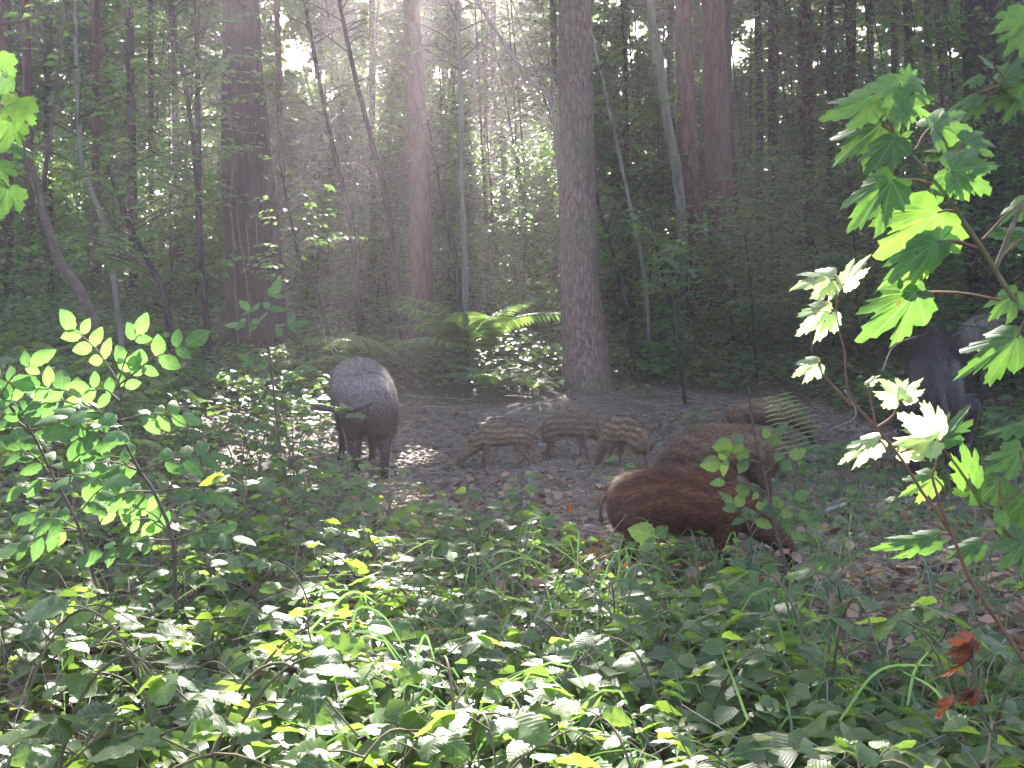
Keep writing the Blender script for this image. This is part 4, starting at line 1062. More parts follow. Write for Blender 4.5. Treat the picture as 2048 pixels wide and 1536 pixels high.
maple_group(ub_, [
    (1955, 190, 1888, 208, .8, 0, .5, 2000, 170), (1960, 150, 1915, 168, .9, 0, .5, 2000, 170), (1985, 130, 1958, 108, .8, 0, .4, 2010, 160), (1958, 205, 1925, 240, 1.0, 0, .9, 2000, 185), (2010, 190, 1968, 210, .9, 0, .7, 2020, 175),
    (2000, 170, 2045, 200, 1.0, 0, .7, 2020, 170), (2000, 165, 2046, 95, .8, 0, .5, 2020, 165), (2050, 170, 2010, 240, .9, 0, .7, 2056, 160), (2044, 150, 1990, 130, .8, .03, .4, 2060, 150), (2050, 30, 1990, 60, .9, -.2, .9, 2060, 20), (2050, 60, 2010, 110, .9, -.2, .9, 2060, 40)],
    [([(1955, 185, 0), (2000, 172, 0), (2080, 150, 0)], .002, .005)], 2.6, [MP[1], MP[3], MP[0]], 4)
# big soft leaves in the top left corner
lb = thing("maple_branch", "spray of soft green maple leaves in the shade of the upper left corner", "branch", P(-90, 60, 3.4))
r = np.random.default_rng(12)
lv = []
for i in range(10):
    x = r.uniform(-60, 55) * (1 - 0.4 * (i / 10)); y = -20 + 440 * i / 10
    a = r.uniform(0.2, 2.6); Ls = r.uniform(48, 74)
    lv.append((x, y, x + math.cos(a) * Ls * 0.7, y + math.sin(a) * Ls, r.uniform(.8, 1.1), r.normal(0, .2), .5, x - 12, y - 16))
maple_group(lb, lv, [([(100, 20, 0), (50, 40, 0), (-90, 60, 0)], .002, .005), ([(70, 390, 0), (20, 200, 0), (-70, 60, 0)], .002, .005)], 3.4, [MP[0], MP[1], MP[3]], 6)

# ---- elder bush on the left
def frond(root, d, start, end, pairs, size, face, seed, meshes=None, dd=0.0):
    """compound leaf: rachis from start to end pixel with opposite leaflets and one at the tip"""
    r = np.random.default_rng(seed); meshes = meshes or EL
    b = np.array(root.location)
    p0 = P(*start, d); p1 = P(*end, d + dd)
    mid = (p0 + p1) / 2 + [0, 0, 0.015]
    c = curve([p0, mid, p1], 10)
    V, Fc = tubes([(c - b, np.linspace(0.0025, 0.0012, len(c)))], 5)
    link("rachis", mesh_from("rachis", V, Fc, M_stem, smooth_shade=True), root)
    ax = norm(p1 - p0); nrm = norm(np.array([r.normal(0, .2), -face, 1.1 - face])); side = norm(np.cross(nrm, ax))
    for i in range(pairs):
        s = 0.35 + 0.5 * i / max(1, pairs - 1) if pairs > 1 else 0.6
        q = p0 + (p1 - p0) * s + [0, 0, 0.01]
        for sd in (-1, 1):
            dr = norm(ax * 0.55 + side * sd + r.normal(0, .12, 3))
            link("leaf", meshes[r.integers(len(meshes))], root, M=orient(q - b, dr, nrm + r.normal(0, .18, 3), size * r.uniform(.7, 1.08)))
    link("leaf", meshes[r.integers(len(meshes))], root, M=orient(p1 - b, ax + r.normal(0, .1, 3), nrm + r.normal(0, .1, 3), size * 1.15))
eb = thing("elder_bush", "tall elder stem with bright pale green oval leaflets standing above the left brambles", "shrub", P(345, 1160, 2.75) * [1, 1, 0])
b = np.array(eb.location)
for pix, ra, rb in [([(236, 760), (242, 803), (242, 863), (279, 941), (307, 983), (345, 1080), (352, 1220)], .002, .0055), ([(193, 816), (225, 850), (244, 868)], .0025, .004), ([(0, 790), (60, 860), (110, 960), (160, 1060), (200, 1200)], .002, .005)]:
    c = curve([P(x, y, 2.75) for x, y in pix], 18); V, Fc = tubes([(c - b, np.linspace(ra, rb, len(c)))], 7)
    link("stem", mesh_from("stem", V, Fc, M_twig, smooth_shade=True), eb)
for i, (s, e, n_, sz, f_) in enumerate([
    ((236, 762), (150, 660), 3, .062, 1.0), ((236, 765), (275, 672), 2, .055, .9), ((238, 770), (372, 690), 3, .060, 1.0), ((193, 816), (80, 775), 3, .068, .75), ((193, 816), (60, 812), 3, .064, .6), ((242, 803), (180, 780), 2, .055, .8),
    ((242, 800), (262, 742), 2, .050, 1.0), ((242, 850), (120, 860), 3, .062, .5), ((60, 860), (20, 800), 2, .06, .7), ((110, 960), (40, 900), 3, .062, .6), ((120, 950), (190, 900), 3, .06, .5), ((160, 1060), (70, 1040), 3, .06, .6),
    ((279, 941), (200, 930), 2, .055, .6), ((150, 1040), (230, 960), 3, .058, .6), ((0, 790), (60, 730), 2, .06, .9), ((30, 830), (-30, 760), 2, .06, .8), ((330, 1060), (270, 1040), 2, .05, .9), ((345, 1080), (290, 1020), 2, .05, 1.0)]):
    frond(eb, 2.75, s, e, n_, sz, f_, 40 + i)
_re = np.random.default_rng(717)
for i in range(20):
    st = [((242, 840), 0), ((279, 941), 0), ((307, 983), 0), ((60, 860), 0), ((110, 960), 0), ((160, 1060), 0), ((345, 1080), 0), ((20, 810), 0)][i % 8][0]
    a_ = _re.uniform(math.pi * 0.75, math.pi * 1.35) if i % 3 else _re.uniform(-0.5, 0.3)
    L_ = _re.uniform(90, 160)
    frond(eb, 2.75, st, (st[0] + math.cos(a_) * L_, st[1] + math.sin(a_) * L_ * .45), 3 if L_ > 110 else 2, _re.uniform(.055, .07), _re.uniform(.3, .8), 800 + i, dd=_re.normal(0, .12))
eb2 = thing("elder_sapling", "small elder shoot with a few leaflets left of the grey boar below the dark trunk", "shrub", P(560, 830, 5.2) * [1, 1, 0])
b = np.array(eb2.location)
for pix in ([(545, 600), (530, 660), (540, 720), (560, 900)],):
    c = curve([P(x, y, 5.2) for x, y in pix], 14); V, Fc = tubes([(c - b, np.linspace(.003, .007, len(c)))], 6)
    link("stem", mesh_from("stem", V, Fc, M_twig, smooth_shade=True), eb2)
for i, (s, e, n_, sz, f_) in enumerate([((535, 640), (550, 590), 2, .07, .6), ((532, 655), (480, 650), 2, .07, .5), ((534, 665), (585, 650), 2, .07, .5), ((530, 660), (500, 620), 2, .06, .5), ((545, 740), (500, 720), 2, .06, .5), ((550, 760), (600, 740), 2, .06, .4)]):
    frond(eb2, 5.2, s, e, n_, sz, f_, 70 + i)
# slender shrub in front of the reddish young boar
sh = thing("bramble_shrub", "upright thorny shoot with green leaves in front of the reddish young boar's head", "shrub", P(1600, 1200, 3.5) * [1, 1, 0])
b = np.array(sh.location)
for pix, ra, rb in [([(1498, 772), (1502, 830), (1516, 900), (1532, 960), (1545, 1040), (1568, 1120), (1580, 1240)], .0022, .007), ([(1545, 1040), (1542, 980), (1540, 900)], .003, .0015), ([(1560, 1100), (1590, 1160), (1640, 1260)], .003, .005), ([(1502, 832), (1480, 815), (1460, 812)], .0015, .001), ([(1478, 1020), (1500, 1060), (1502, 1130)], .002, .003)]:
    c = curve([P(x, y, 3.5) for x, y in pix], 16); V, Fc = tubes([(c - b, np.linspace(ra, rb, len(c)))], 6)
    link("stem", mesh_from("stem", V, Fc, M_twig, smooth_shade=True), sh)
for i, (s, e, n_, sz, f_) in enumerate([((1515, 895), (1465, 890), 1, .055, .9), ((1518, 905), (1550, 870), 1, .052, .9), ((1522, 925), (1440, 925), 2, .055, .8), ((1528, 950), (1580, 915), 1, .05, .7), ((1535, 985), (1450, 965), 1, .04, .6), ((1500, 1062), (1468, 1012), 2, .055, .6),
    ((1500, 1062), (1530, 1020), 2, .055, .6), ((1545, 1040), (1590, 1000), 2, .05, .6), ((1560, 1090), (1620, 1040), 2, .055, .6), ((1570, 1130), (1500, 1130), 2, .06, .4), ((1575, 1160), (1640, 1130), 2, .06, .4), ((1570, 1180), (1470, 1190), 2, .07, .35), ((1600, 1180), (1680, 1180), 2, .065, .4), ((1540, 1000), (1500, 985), 1, .04, .8)]):
    frond(sh, 3.5, s, e, n_, sz, f_, 90 + i, BR)
pr = thing("bramble_seedling", "three rounded bright leaves on a thin stalk before the reddish young boar's belly", "shrub", P(1335, 1170, 3.7) * [1, 1, 0])
b = np.array(pr.location)
c = curve([P(1312, 1075, 3.7), P(1322, 1120, 3.7), P(1345, 1230, 3.7)], 10); V, Fc = tubes([(c - b, np.linspace(.002, .004, len(c)))], 6)
link("stem", mesh_from("stem", V, Fc, M_twig, smooth_shade=True), pr)
for bx, by, tx, ty, s_ in [(1312, 1073, 1262, 1058, 1.1), (1312, 1073, 1334, 1054, 1.2), (1310, 1075, 1282, 1088, .9)]:
    p0 = P(bx, by, 3.7); p1 = P(tx, ty, 3.7)
    link("leaf", BR[0], pr, M=orient(p0 - b, p1 - p0, [0, -1, .4], np.linalg.norm(p1 - p0) * 1.1, s_))

# ---- bramble plants: stem with arching canes and separate leaves
def bramble_proto(seed, H, reach, nodes, lsize, label, group):
    r = np.random.default_rng(seed)
    root = thing("bramble", label, "bramble", (0, 0, 0), group=group)
    canes = []
    lv = []
    for c_ in range(3):
        a = r.random() * 6.28; rc = reach * r.uniform(.6, 1.1); hh = H * r.uniform(.7, 1.15)
        dxy = np.array([math.cos(a), math.sin(a), 0])
        c = curve([np.zeros(3), dxy * rc * .3 + [0, 0, hh * .75], dxy * rc * .7 + [0, 0, hh], dxy * rc * 1.15 + [0, 0, hh * .82]], 15)
        canes.append((c, np.linspace(0.0035, 0.0015, len(c))))
        for k_ in range(nodes):
            s = 0.32 + 0.68 * (k_ + 0.5 * r.random()) / nodes
            p = np.array([np.interp(s, np.linspace(0, 1, len(c)), c[:, q]) for q in range(3)])
            pa = a + (1 if k_ % 2 else -1) * r.uniform(.5, 1.5)
            pd = norm(np.array([math.cos(pa), math.sin(pa), r.uniform(.1, .7)]))
            pe = p + pd * r.uniform(.04, .08)
            canes.append((np.array([p, (p + pe) / 2 + [0, 0, .004], pe]), [0.0018, 0.0015, 0.0012]))
            nn = norm(np.array([r.normal(0, .5), r.normal(-0.15, .5), 1.0]))
            for q, (da, sz) in enumerate(((0, 1.15), (1.15, .88), (-1.15, .88))):
                dr = np.array([math.cos(pa + da), math.sin(pa + da), r.normal(0, .12)])
                lv.append((pe, dr, nn + r.normal(0, .1, 3), lsize * sz * r.uniform(.8, 1.15), r.integers(5)))
    V, Fc = tubes(canes, 5)
    link("stem", mesh_from("bramble_stem", V, Fc, M_stem, smooth_shade=True), root)
    for p, dr, nn, sz, w in lv:
        link("leaf", BR[w], root, M=orient(p, dr, nn, sz))
    return root
COLS = [(150, "at the picture's left edge"), (330, "under the elder's main stem"), (520, "right of the elder"), (680, "below and left of the grey boar"), (860, "straight below the grey boar"), (1060, "below the rooting piglet"),
        (1230, "below the darker piglet"), (1400, "below the reddish boar's rump"), (1570, "below the reddish boar's head"), (1740, "below the upright fern frond"), (1890, "beneath the white maple leaves"), (9999, "at the picture's right edge")]
ROWS = [(1.9, "in the very front"), (2.6, "in the second rank"), (3.5, "in the middle of the brambles"), (4.8, "close to the mud's near side"), (6.2, "level with the mud"), (99, "on the far slope")]
def pick(tab, v):
    return next(t for lim, t in tab if v < lim)
def bramble_label(x, y, s, j):
    px = 1024 + F * x / y
    return "%s bramble %s, %s" % (("small", "spreading", "large-leaved")[0 if s < .9 else (1 if s < 1.1 else 2)] + (" drooping" if j in (0, 3, 5) else (" flat" if j in (2, 6) else "")), pick(ROWS, y), pick(COLS, px))
GROUPS = {
    'bl': ("low bramble with toothed leaves in the sunlit tangle of the lower left", "brambles in the lower left tangle"),
    'bc': ("low bramble with toothed leaves in the glaring patch below the mud", "brambles in the sunny middle"),
    'br': ("low bramble with bluish shaded leaves below the maple shoots", "brambles in the lower right shade"),
    'l': ("taller bramble climbing round the elder stems", "brambles round the elder"),
}
PR = []
for i, (H, reach, nodes, ls) in enumerate([(.30, .30, 3, .056), (.36, .34, 3, .060), (.24, .28, 2, .062), (.42, .30, 3, .054), (.28, .36, 3, .066), (.33, .26, 2, .058), (.20, .30, 2, .052), (.38, .36, 3, .062)]):
    PR.append(bramble_proto(200 + i, H, reach, nodes, ls, *GROUPS['bl']))
used = [False] * len(PR)
def place_bramble(i, x, y, rz, s, key, z=None):
    global used
    j = i % len(PR)
    if not used[j]:
        o = PR[j]; used[j] = True
    else:
        o = copy_tree(PR[j])
    o.location = (x, y, (gz1(x, y) if z is None else z)); o.rotation_euler = (0, 0, rz); o.scale = (s, s, s)
    o['label'], o['group'] = bramble_label(x, y, s, j), 'brambles ' + pick(COLS, 1024 + F * x / y)
r = np.random.default_rng(321)
cnt = 0; pts_used = []
tries = 0
while cnt < 205 and tries < 9000:
    tries += 1
    y = 1.45 * (5.6 / 1.45) ** r.random(); x = y * r.uniform(-.52, .52)
    if mudmask(np.array([x]), np.array([y]))[0] > 0.25: continue
    if x > 0.3 and y > 3.45 and r.random() < 0.95: continue
    if y > 4.9 and x > -0.6: continue
    md = 0.14 + 0.045 * y
    if any((x - a) ** 2 + (y - c_) ** 2 < md * md for a, c_ in pts_used): continue
    pts_used.append((x, y))
    key = 'br' if x > 0.22 * y else ('bl' if x < -0.12 * y else 'bc')
    s = 1.0
    if y > 3.6: s = 0.85
    if y < 2.6: s = 1.12
    if x > -0.1 and y > 2.75: s = 0.82 if y < 3.25 else 0.62
    place_bramble(cnt, x, y, r.random() * 6.28, s * r.uniform(.85, 1.15), key); cnt += 1
tries = 0; c2 = 0
while c2 < 70 and tries < 9000:
    tries += 1
    y = r.uniform(3.4, 8.6); x = -y * r.uniform(0.2, 0.52)
    if mudmask(np.array([x]), np.array([y]))[0] > 0.25: continue
    if any((x - a) ** 2 + (y - c_) ** 2 < 0.3 ** 2 for a, c_ in pts_used): continue
    pts_used.append((x, y))
    place_bramble(cnt + c2, x, y, r.random() * 6.28, r.uniform(1.0, 1.7), 'l'); c2 += 1
# left-over prototypes never stay at the origin
for j, u in enumerate(used):
    if not u: place_bramble(j, -1.5, 3.0 + 0.1 * j, 0, 1, 'bl')

# ---- grass
def blade(pts, w0, n=10):
    c = curve(pts, n); m = len(c)
    t = norm(np.gradient(c, axis=0)); side = norm(np.cross(t, np.array([0.15, 1, 0.1])))
    w = w0 * np.sin(np.pi * np.clip(np.linspace(0.25, 1.0, m), 0, 1)) ** 0.6
    V = np.stack([c - side * w[:, None], c + np.array([0, 0.0, -0.4]) * w[:, None], c + side * w[:, None]], 1).reshape(-1, 3)
    Fc = []
    for i in range(m - 1):
        for j in range(2):
            a = i * 3 + j; Fc.append([a, a + 1, a + 4, a + 3])
    return V, np.array(Fc)
def merge(parts):
    Vs, Fs, off = [], [], 0
    for V, Fc in parts:
        Vs.append(V); Fs.append(Fc + off); off += len(V)
    return np.concatenate(Vs), np.concatenate(Fs)
r = np.random.default_rng(444)
bl = []
for i in range(950):
    if i % 2:
        y = r.uniform(1.7, 4.2); x = y * r.uniform(-.1, .5)
    else:
        y = r.uniform(4.5, 8.0); x = y * r.uniform(.22, .48)
    if i % 7 == 0: y = r.uniform(1.8, 4.5); x = y * r.uniform(-.5, .3)
    x0, y0 = x + r.normal(0, .05), y + r.normal(0, .05); g = gz1(x0, y0)
    a = r.random() * 6.28; Ln = r.uniform(.18, .42) * (0.7 if y > 4.4 else 1)
    dx = np.array([math.cos(a), math.sin(a), 0])
    bl.append(blade([np.array([x0, y0, g]), np.array([x0, y0, g]) + dx * Ln * .25 + [0, 0, Ln * .75], np.array([x0, y0, g]) + dx * Ln * .8 + [0, 0, Ln * .55 * r.uniform(.5, 1.5)]], r.uniform(.0014, .003), 8))
V, Fc = merge(bl)
link("grass", mesh_from("grass", V, Fc, M_grass, attrs={"rnd": np.repeat(r.random(len(bl)), len(bl[0][0]))}), label="thin arching grass blades among the brambles", cat="grass", kind="stuff")
tufts = [("sedge tuft with long arching blades catching the sun, left of the glaring patch", 790, 1330, 2.15, [((705, 1330), (712, 1220), (770, 1235), (825, 1330)), ((700, 1262), (760, 1270), (812, 1330)), ((830, 1330), (850, 1270), (872, 1330)), ((620, 1260), (700, 1185), (760, 1210))], .0032),
         ("sedge tuft with one tall arched blade, below the reddish young boar's head", 1580, 1300, 2.7, [((1480, 1210), (1530, 1165), (1575, 1210), (1592, 1290)), ((1440, 1330), (1442, 1265), (1470, 1240)), ((1650, 1330), (1662, 1270), (1680, 1330)), ((1570, 1290), (1540, 1200), (1500, 1180))], .0032),
         ("sedge tuft with stiff bluish blades in the shade below the maple shoot", 1850, 1420, 1.9, [((1815, 1410), (1830, 1340), (1860, 1300)), ((1680, 1440), (1760, 1340), (1880, 1330)), ((1900, 1440), (1870, 1380), (1800, 1340)), ((1495, 1440), (1470, 1370), (1440, 1290))], .0032),
         ("single pale grass blade standing before the reddish young boar's hind leg", 1242, 1160, 3.9, [((1243, 1175), (1238, 1110), (1248, 1064)), ((1262, 1160), (1256, 1120), (1250, 1090))], .0032)]
for lab, px, py, d, bls, w in tufts:
    o = thing("sedge_tuft", lab, "grass tuft", P(px, py, d) * [1, 1, 0] + [0, 0, gz1(P(px, py, d)[0], d)]); b = np.array(o.location)
    for bb in bls:
        V, Fc = blade([P(x, y, d) - b for x, y in bb], w * d / 2.4, 14)
        link("blade", mesh_from("blade", V, Fc, M_grass, attrs={"rnd": np.full(len(V), r.random())}), o)
# ---- curled orange dead leaves hanging at the lower right
dl = thing("dead_leaf_cluster", "curled orange dead leaves hanging from a stem in the lower right", "dead leaves", P(1935, 1290, 1.85))
b = np.array(dl.location)
dm = [maple_leaf("dead_leaf", M_dead, 1.3, 1.4, seed=50 + s, wav=0.2, narrow=.7) for s in range(2)]
for i, (bx, by, tx, ty, s_) in enumerate([(1945, 1282, 1905, 1310, 1.3), (1940, 1285, 1965, 1320, 1.1), (1940, 1310, 1940, 1375, .7), (1948, 1385, 1965, 1425, 1.0), (1940, 1380, 1950, 1420, .9)]):
    p0 = P(bx, by, 1.85); p1 = P(tx, ty, 1.85); link("leaf", dm[i % 2], dl, M=orient(p0 - b, p1 - p0, [.3 * (-1) ** i, -1, .5], np.linalg.norm(p1 - p0) * 1.15, s_))
c = curve([P(1950, 1280, 1.85), P(1946, 1340, 1.85), P(1955, 1400, 1.85), P(1990, 1480, 1.85)], 10); V, Fc = tubes([(c - b, [.002] * len(c))], 5)
link("stem", mesh_from("stem", V, Fc, M_twig), dl)
for i, (px, py, d, lab) in enumerate([(1140, 1012, 4.9, "single rusty dead leaf caught in the leaves left of the reddish young boar"), (1090, 845, 9.5, None), (1900, 1400, 1.7, "dark purple withered leaf near the hanging orange leaves")]):
    if lab is None: continue
    p0 = P(px, py, d); b = p0
    tag_ = link("dead_leaf", dm[i % 2], None, lab, "dead leaf"); tag_.matrix_world = orient(p0, [.3, 0, -1], [.2, -1, .2], 0.055, .8)

# ------------------------------------------------------------------ wild boar
def loft(sections, seg=20):
    """sections: (x, y, z, half width, half height, pitch) rings perpendicular to pitch in the XZ plane"""
    V = []; Fc = []
    for x, y, z, w, h, p in sections:
        for j in range(seg):
            a = 2 * math.pi * j / seg
            yy = math.cos(a) * w; hh = math.sin(a) * h
            V.append([x - math.sin(p) * hh, y + yy, z + math.cos(p) * hh])
    n = len(sections)
    for i in range(n - 1):
        for j in range(seg):
            j2 = (j + 1) % seg
            Fc.append([i * seg + j, i * seg + j2, (i + 1) * seg + j2, (i + 1) * seg + j])
    Fc.append(list(range(seg))[::-1]); Fc.append([(n - 1) * seg + j for j in range(seg)])
    return V, Fc
def limb(chain, seg=12):
    """chain of (x, y, z, r)"""
    pts = np.array([c[:3] for c in chain], float); rad = [c[3] for c in chain]
    s = np.concatenate([[0], np.cumsum(np.linalg.norm(np.diff(pts, axis=0), axis=1))]); s /= s[-1]
    fine = curve(list(pts), 5 * (len(pts) - 1)); f = np.linspace(0, 1, len(fine))
    rr_ = np.interp(np.concatenate([[0], np.cumsum(np.linalg.norm(np.diff(fine, axis=0), axis=1))]) / np.sum(np.linalg.norm(np.diff(fine, axis=0), axis=1)), s, rad)
    V, Fc = tubes([(fine, rr_)], seg)
    Fl = [list(q) for q in Fc]; n = len(fine)
    Fl.append(list(range(seg))[::-1]); Fl.append([(n - 1) * seg + j for j in range(seg)])
    return V.tolist(), Fl

def coat(kind, p, r):
    """base colour of the coat at unit-model points p (x forward, z up)"""
    x, y, z = p[:, 0], p[:, 1], p[:, 2]
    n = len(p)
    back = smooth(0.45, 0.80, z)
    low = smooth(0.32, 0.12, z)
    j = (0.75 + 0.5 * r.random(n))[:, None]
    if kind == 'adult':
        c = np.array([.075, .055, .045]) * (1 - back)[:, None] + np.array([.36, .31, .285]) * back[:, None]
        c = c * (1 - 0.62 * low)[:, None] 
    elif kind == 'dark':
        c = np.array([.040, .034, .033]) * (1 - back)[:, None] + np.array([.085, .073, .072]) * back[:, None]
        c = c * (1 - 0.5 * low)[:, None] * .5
    elif kind == 'young':
        s = 0.5 + 0.5 * np.sin((z + 0.05 * np.sin(x * 9)) * 46)
        c = np.array([.14, .055, .026]) * (1 - back)[:, None] + np.array([.175, .072, .034]) * back[:, None]
        c = c * (0.82 + 0.42 * (s * smooth(0.4, 0.6, z))[:, None])
        c = c * (1 - 0.6 * low)[:, None]
    elif kind == 'fawn':
        s = 0.5 + 0.5 * np.sin((z + 0.04 * np.sin(x * 9)) * 46)
        c = np.array([.145, .082, .05]) * (1 - back)[:, None] + np.array([.25, .155, .095]) * back[:, None]
        c = c * (0.85 + 0.3 * (s * smooth(0.4, 0.6, z))[:, None])
        c = c * (1 - 0.55 * low)[:, None]
    else:   # striped piglet
        zz = z + 0.02 * np.sin(x * 7.0 + 1) + 0.22 * x * x + 0.03 * vnoise(x * 6, y * 6, 12)
        s = (0.55 + 0.45 * smooth(-.3, .2, vnoise(x * 11 + 3, z * 30 + y * 9, 15))) * smooth(0.40, 0.75, 0.5 + 0.5 * np.sin(zz * 60 + 1.6 * vnoise(x * 8, y * 10 + z * 5, 3)))
        on = smooth(0.40, 0.48, z) * smooth(0.62, 0.50, x) * smooth(-0.64, -0.5, x)
        base = np.array([.21, .125, .072]); dark = np.array([.13, .075, .044]); pale = np.array([.28, .18, .105])
        if kind == 'piglet_dark': base, dark, pale = base * .62, dark * .8, pale * .72
        c = base * (1 - on)[:, None] + (dark * (1 - s)[:, None] + pale * s[:, None]) * on[:, None]
        c = c * (1 - 0.25 * low)[:, None]
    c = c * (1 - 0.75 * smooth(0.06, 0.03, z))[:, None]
    return np.clip(c * j, 0, 1)

def boar(label, kind, px, d, heading, S, xs=1.0, head='down', tail='hang', feet=None, group=None, strands=9000, sl=0.03, seed=0, crest=False, fat=1.0, hump=0.0, name="wild_boar", cat="wild boar", zoff=0.0, arch=.03, tilt=0.0, hs=1.0):
    r = np.random.default_rng(seed)
    x0 = (px - 1024) / F * d
    root = thing(name, label, cat, (x0, d, gz1(x0, d) + zoff), heading, group)
    pig = kind.startswith('piglet')
    def warp(Q):
        Q = np.array(Q, float).copy()
        up = smooth(0.22, 0.50, Q[:, 2]); xx = Q[:, 0]
        Q[:, 2] += up * (arch * (1 - (np.clip(xx, -.65, .75) / .5) ** 2) + tilt * np.clip(xx, -.6, .7))
        if pig:   # lighter belly, longer legs
            belly = smooth(-.55, -.3, xx) * smooth(.5, .25, xx) * smooth(.55, .30, Q[:, 2]) * smooth(.02, .2, Q[:, 2])
            Q[:, 2] += .10 * belly * (np.abs(Q[:, 1]) < .3)
        return Q
    V = []; Fc = []
    def add(vf):
        o = len(V); V.extend(vf[0]); Fc.extend([[i + o for i in f] for f in vf[1]])
    w = fat
    add(loft([(-.635, 0, .56, .03, .04, 0), (-.62, 0, .56, .09 * w, .12, 0), (-.57, 0, .55, .14 * w, .185, 0), (-.47, 0, .55, .175 * w, .225, 0), (-.3, 0, .555, .19 * w, .24 + hump * .5, 0), (-.08, 0, .56, .205 * w, .245 + hump, 0),
              (.15, 0, .57, .205 * w, .26 + hump, 0), (.32, 0, .575, .185 * w, .26 + hump * .5, -.1), (.44, 0, .56, .145 * w, .215, -.25), (.52, 0, .53, .11, .16, -.4), (.58, 0, .50, .05, .08, -.4)], 24))
    if head == 'down':
        hc = [(.36, .56, .14, .18, -.35), (.50, .51, .125, .165, -.55), (.60, .455, .118, .138, -.75), (.68, .385, .122, .135, -.9), (.745, .315, .108, .115, -1.0), (.795, .235, .072, .082, -1.12), (.835, .15, .052, .06, -1.2), (.868, .07, .048, .050, -1.25), (.875, .05, .046, .046, -1.25)]
        ear = (.655, .515); eye = (.775, .345); nose = (.875, .05, -1.25)
    else:
        hc = [(.36, .58, .14, .18, -.15), (.52, .57, .125, .165, -.3), (.63, .54, .12, .14, -.45), (.73, .485, .122, .135, -.6), (.81, .43, .106, .112, -.7), (.885, .36, .070, .08, -.78), (.95, .29, .050, .058, -.8), (1.015, .225, .047, .050, -.8), (1.03, .21, .046, .046, -.8)]
        ear = (.665, .625); eye = (.83, .475); nose = (1.03, .21, -.8)
    if hs != 1:
        k0 = hc[0]; hc = [(k0[0] + (a - k0[0]) * 1.0, z, w_, h_, p) for a, z, w_, h_, p in hc]
    add(loft([(a, 0, z, w_ * hs, h_ * hs, p) for a, z, w_, h_, p in hc], 18))
    ft = dict(hl=(0, 0), hr=(0, 0), fl=(0, 0), fr=(0, 0)); ft.update(feet or {})
    for k, sd in (('hl', 1), ('hr', -1)):
        dx, dy = ft[k]
        add(limb([(-.44, sd * .085, .52, .15), (-.42, sd * .10, .42, .125), (-.36 + dx * .15, sd * .115, .33, .085), (-.46 + dx * .5, sd * .115 + dy * .5, .215, .044), (-.47 + dx * .75, sd * .11 + dy * .7, .14, .032), (-.45 + dx, sd * .11 + dy, .05, .030), (-.435 + dx, sd * .11 + dy, 0, .036)]))
    for k, sd in (('fl', 1), ('fr', -1)):
        dx, dy = ft[k]
        add(limb([(.32, sd * .085, .50, .13), (.31, sd * .105, .38, .095), (.29 + dx * .2, sd * .11, .27, .058), (.31 + dx * .55, sd * .11 + dy * .5, .17, .038), (.315 + dx * .8, sd * .11 + dy * .8, .08, .029), (.32 + dx, sd * .11 + dy, .04, .030), (.335 + dx, sd * .11 + dy, 0, .035)]))
    V = warp(np.array(V))
    me0 = mesh_from("tmp", V, Fc)
    tmp = bpy.data.objects.new("tmp", me0); col.objects.link(tmp)
    rm = tmp.modifiers.new("r", 'REMESH'); rm.mode = 'VOXEL'; rm.voxel_size = 0.0165
    sm = tmp.modifiers.new("s", 'SMOOTH'); sm.iterations = 5; sm.factor = 0.6
    dg = bpy.context.evaluated_depsgraph_get(); ev = tmp.evaluated_get(dg)
    body = bpy.data.meshes.new_from_object(ev, depsgraph=dg)
    bpy.data.objects.remove(tmp)
    n = len(body.vertices); co = np.empty(n * 3, np.float32); body.vertices.foreach_get("co", co); co = co.reshape(-1, 3).astype(float)
    no = np.empty(n * 3, np.float32); body.vertices.foreach_get("normal", no); no = no.reshape(-1, 3).astype(float)
    body.polygons.foreach_set("use_smooth", np.ones(len(body.polygons), bool))
    sc = np.array([S * xs, S, S])
    rc = np.random.default_rng(seed + 5)
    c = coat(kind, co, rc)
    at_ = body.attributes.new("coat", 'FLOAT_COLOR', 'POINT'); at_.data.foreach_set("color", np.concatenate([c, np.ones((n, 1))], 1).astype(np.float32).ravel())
    body.vertices.foreach_set("co", (co * sc).astype(np.float32).ravel())
    body.materials.clear(); body.materials.append(M_hide); body.update()
    link("body", body, root)
    # bristles: short tapered strands lying back along the body
    idx = r.integers(0, n, strands)
    idx = idx[(co[idx, 2] > 0.12) | (r.random(len(idx)) < 0.3)]
    p = co[idx] + r.normal(0, .008, (len(idx), 3)); nn = no[idx]
    flow = np.stack([-np.ones(len(idx)), 0.25 * r.normal(0, 1, len(idx)), -0.35 + 0.25 * r.normal(0, 1, len(idx))], -1)
    legm = smooth(0.36, 0.24, p[:, 2])[:, None]; flow = flow * (1 - legm) + legm * np.array([-.15, 0, -1])
    rump = smooth(-0.50, -0.62, p[:, 0])[:, None]; flow = flow * (1 - rump) + rump * (np.stack([-.2 * np.ones(len(idx)), 1.1 * p[:, 1] / .15, -1 * np.ones(len(idx))], -1) + r.normal(0, .2, (len(idx), 3)))
    flow = flow - (flow * nn).sum(1, keepdims=True) * nn
    ridge = smooth(0.74, 0.80, p[:, 2])
    lift = 0.28 + 0.2 * ridge * (1.3 if crest else 1) + 0.15 * r.random(len(idx))
    dr = norm(norm(flow) + nn * lift[:, None])
    ln = sl * (0.6 + 0.8 * r.random(len(idx))) * (1 - 0.55 * legm[:, 0]) * (1 + (1.2 if crest else 0.4) * ridge) * np.where(p[:, 0] > 0.6, 0.5, 1)
    side = norm(np.cross(dr, nn)) * (0.0026 if S > .7 else (0.0013 if pig else 0.0022))
    pw = p * sc; dw = norm(dr * np.array([xs, 1, 1]))
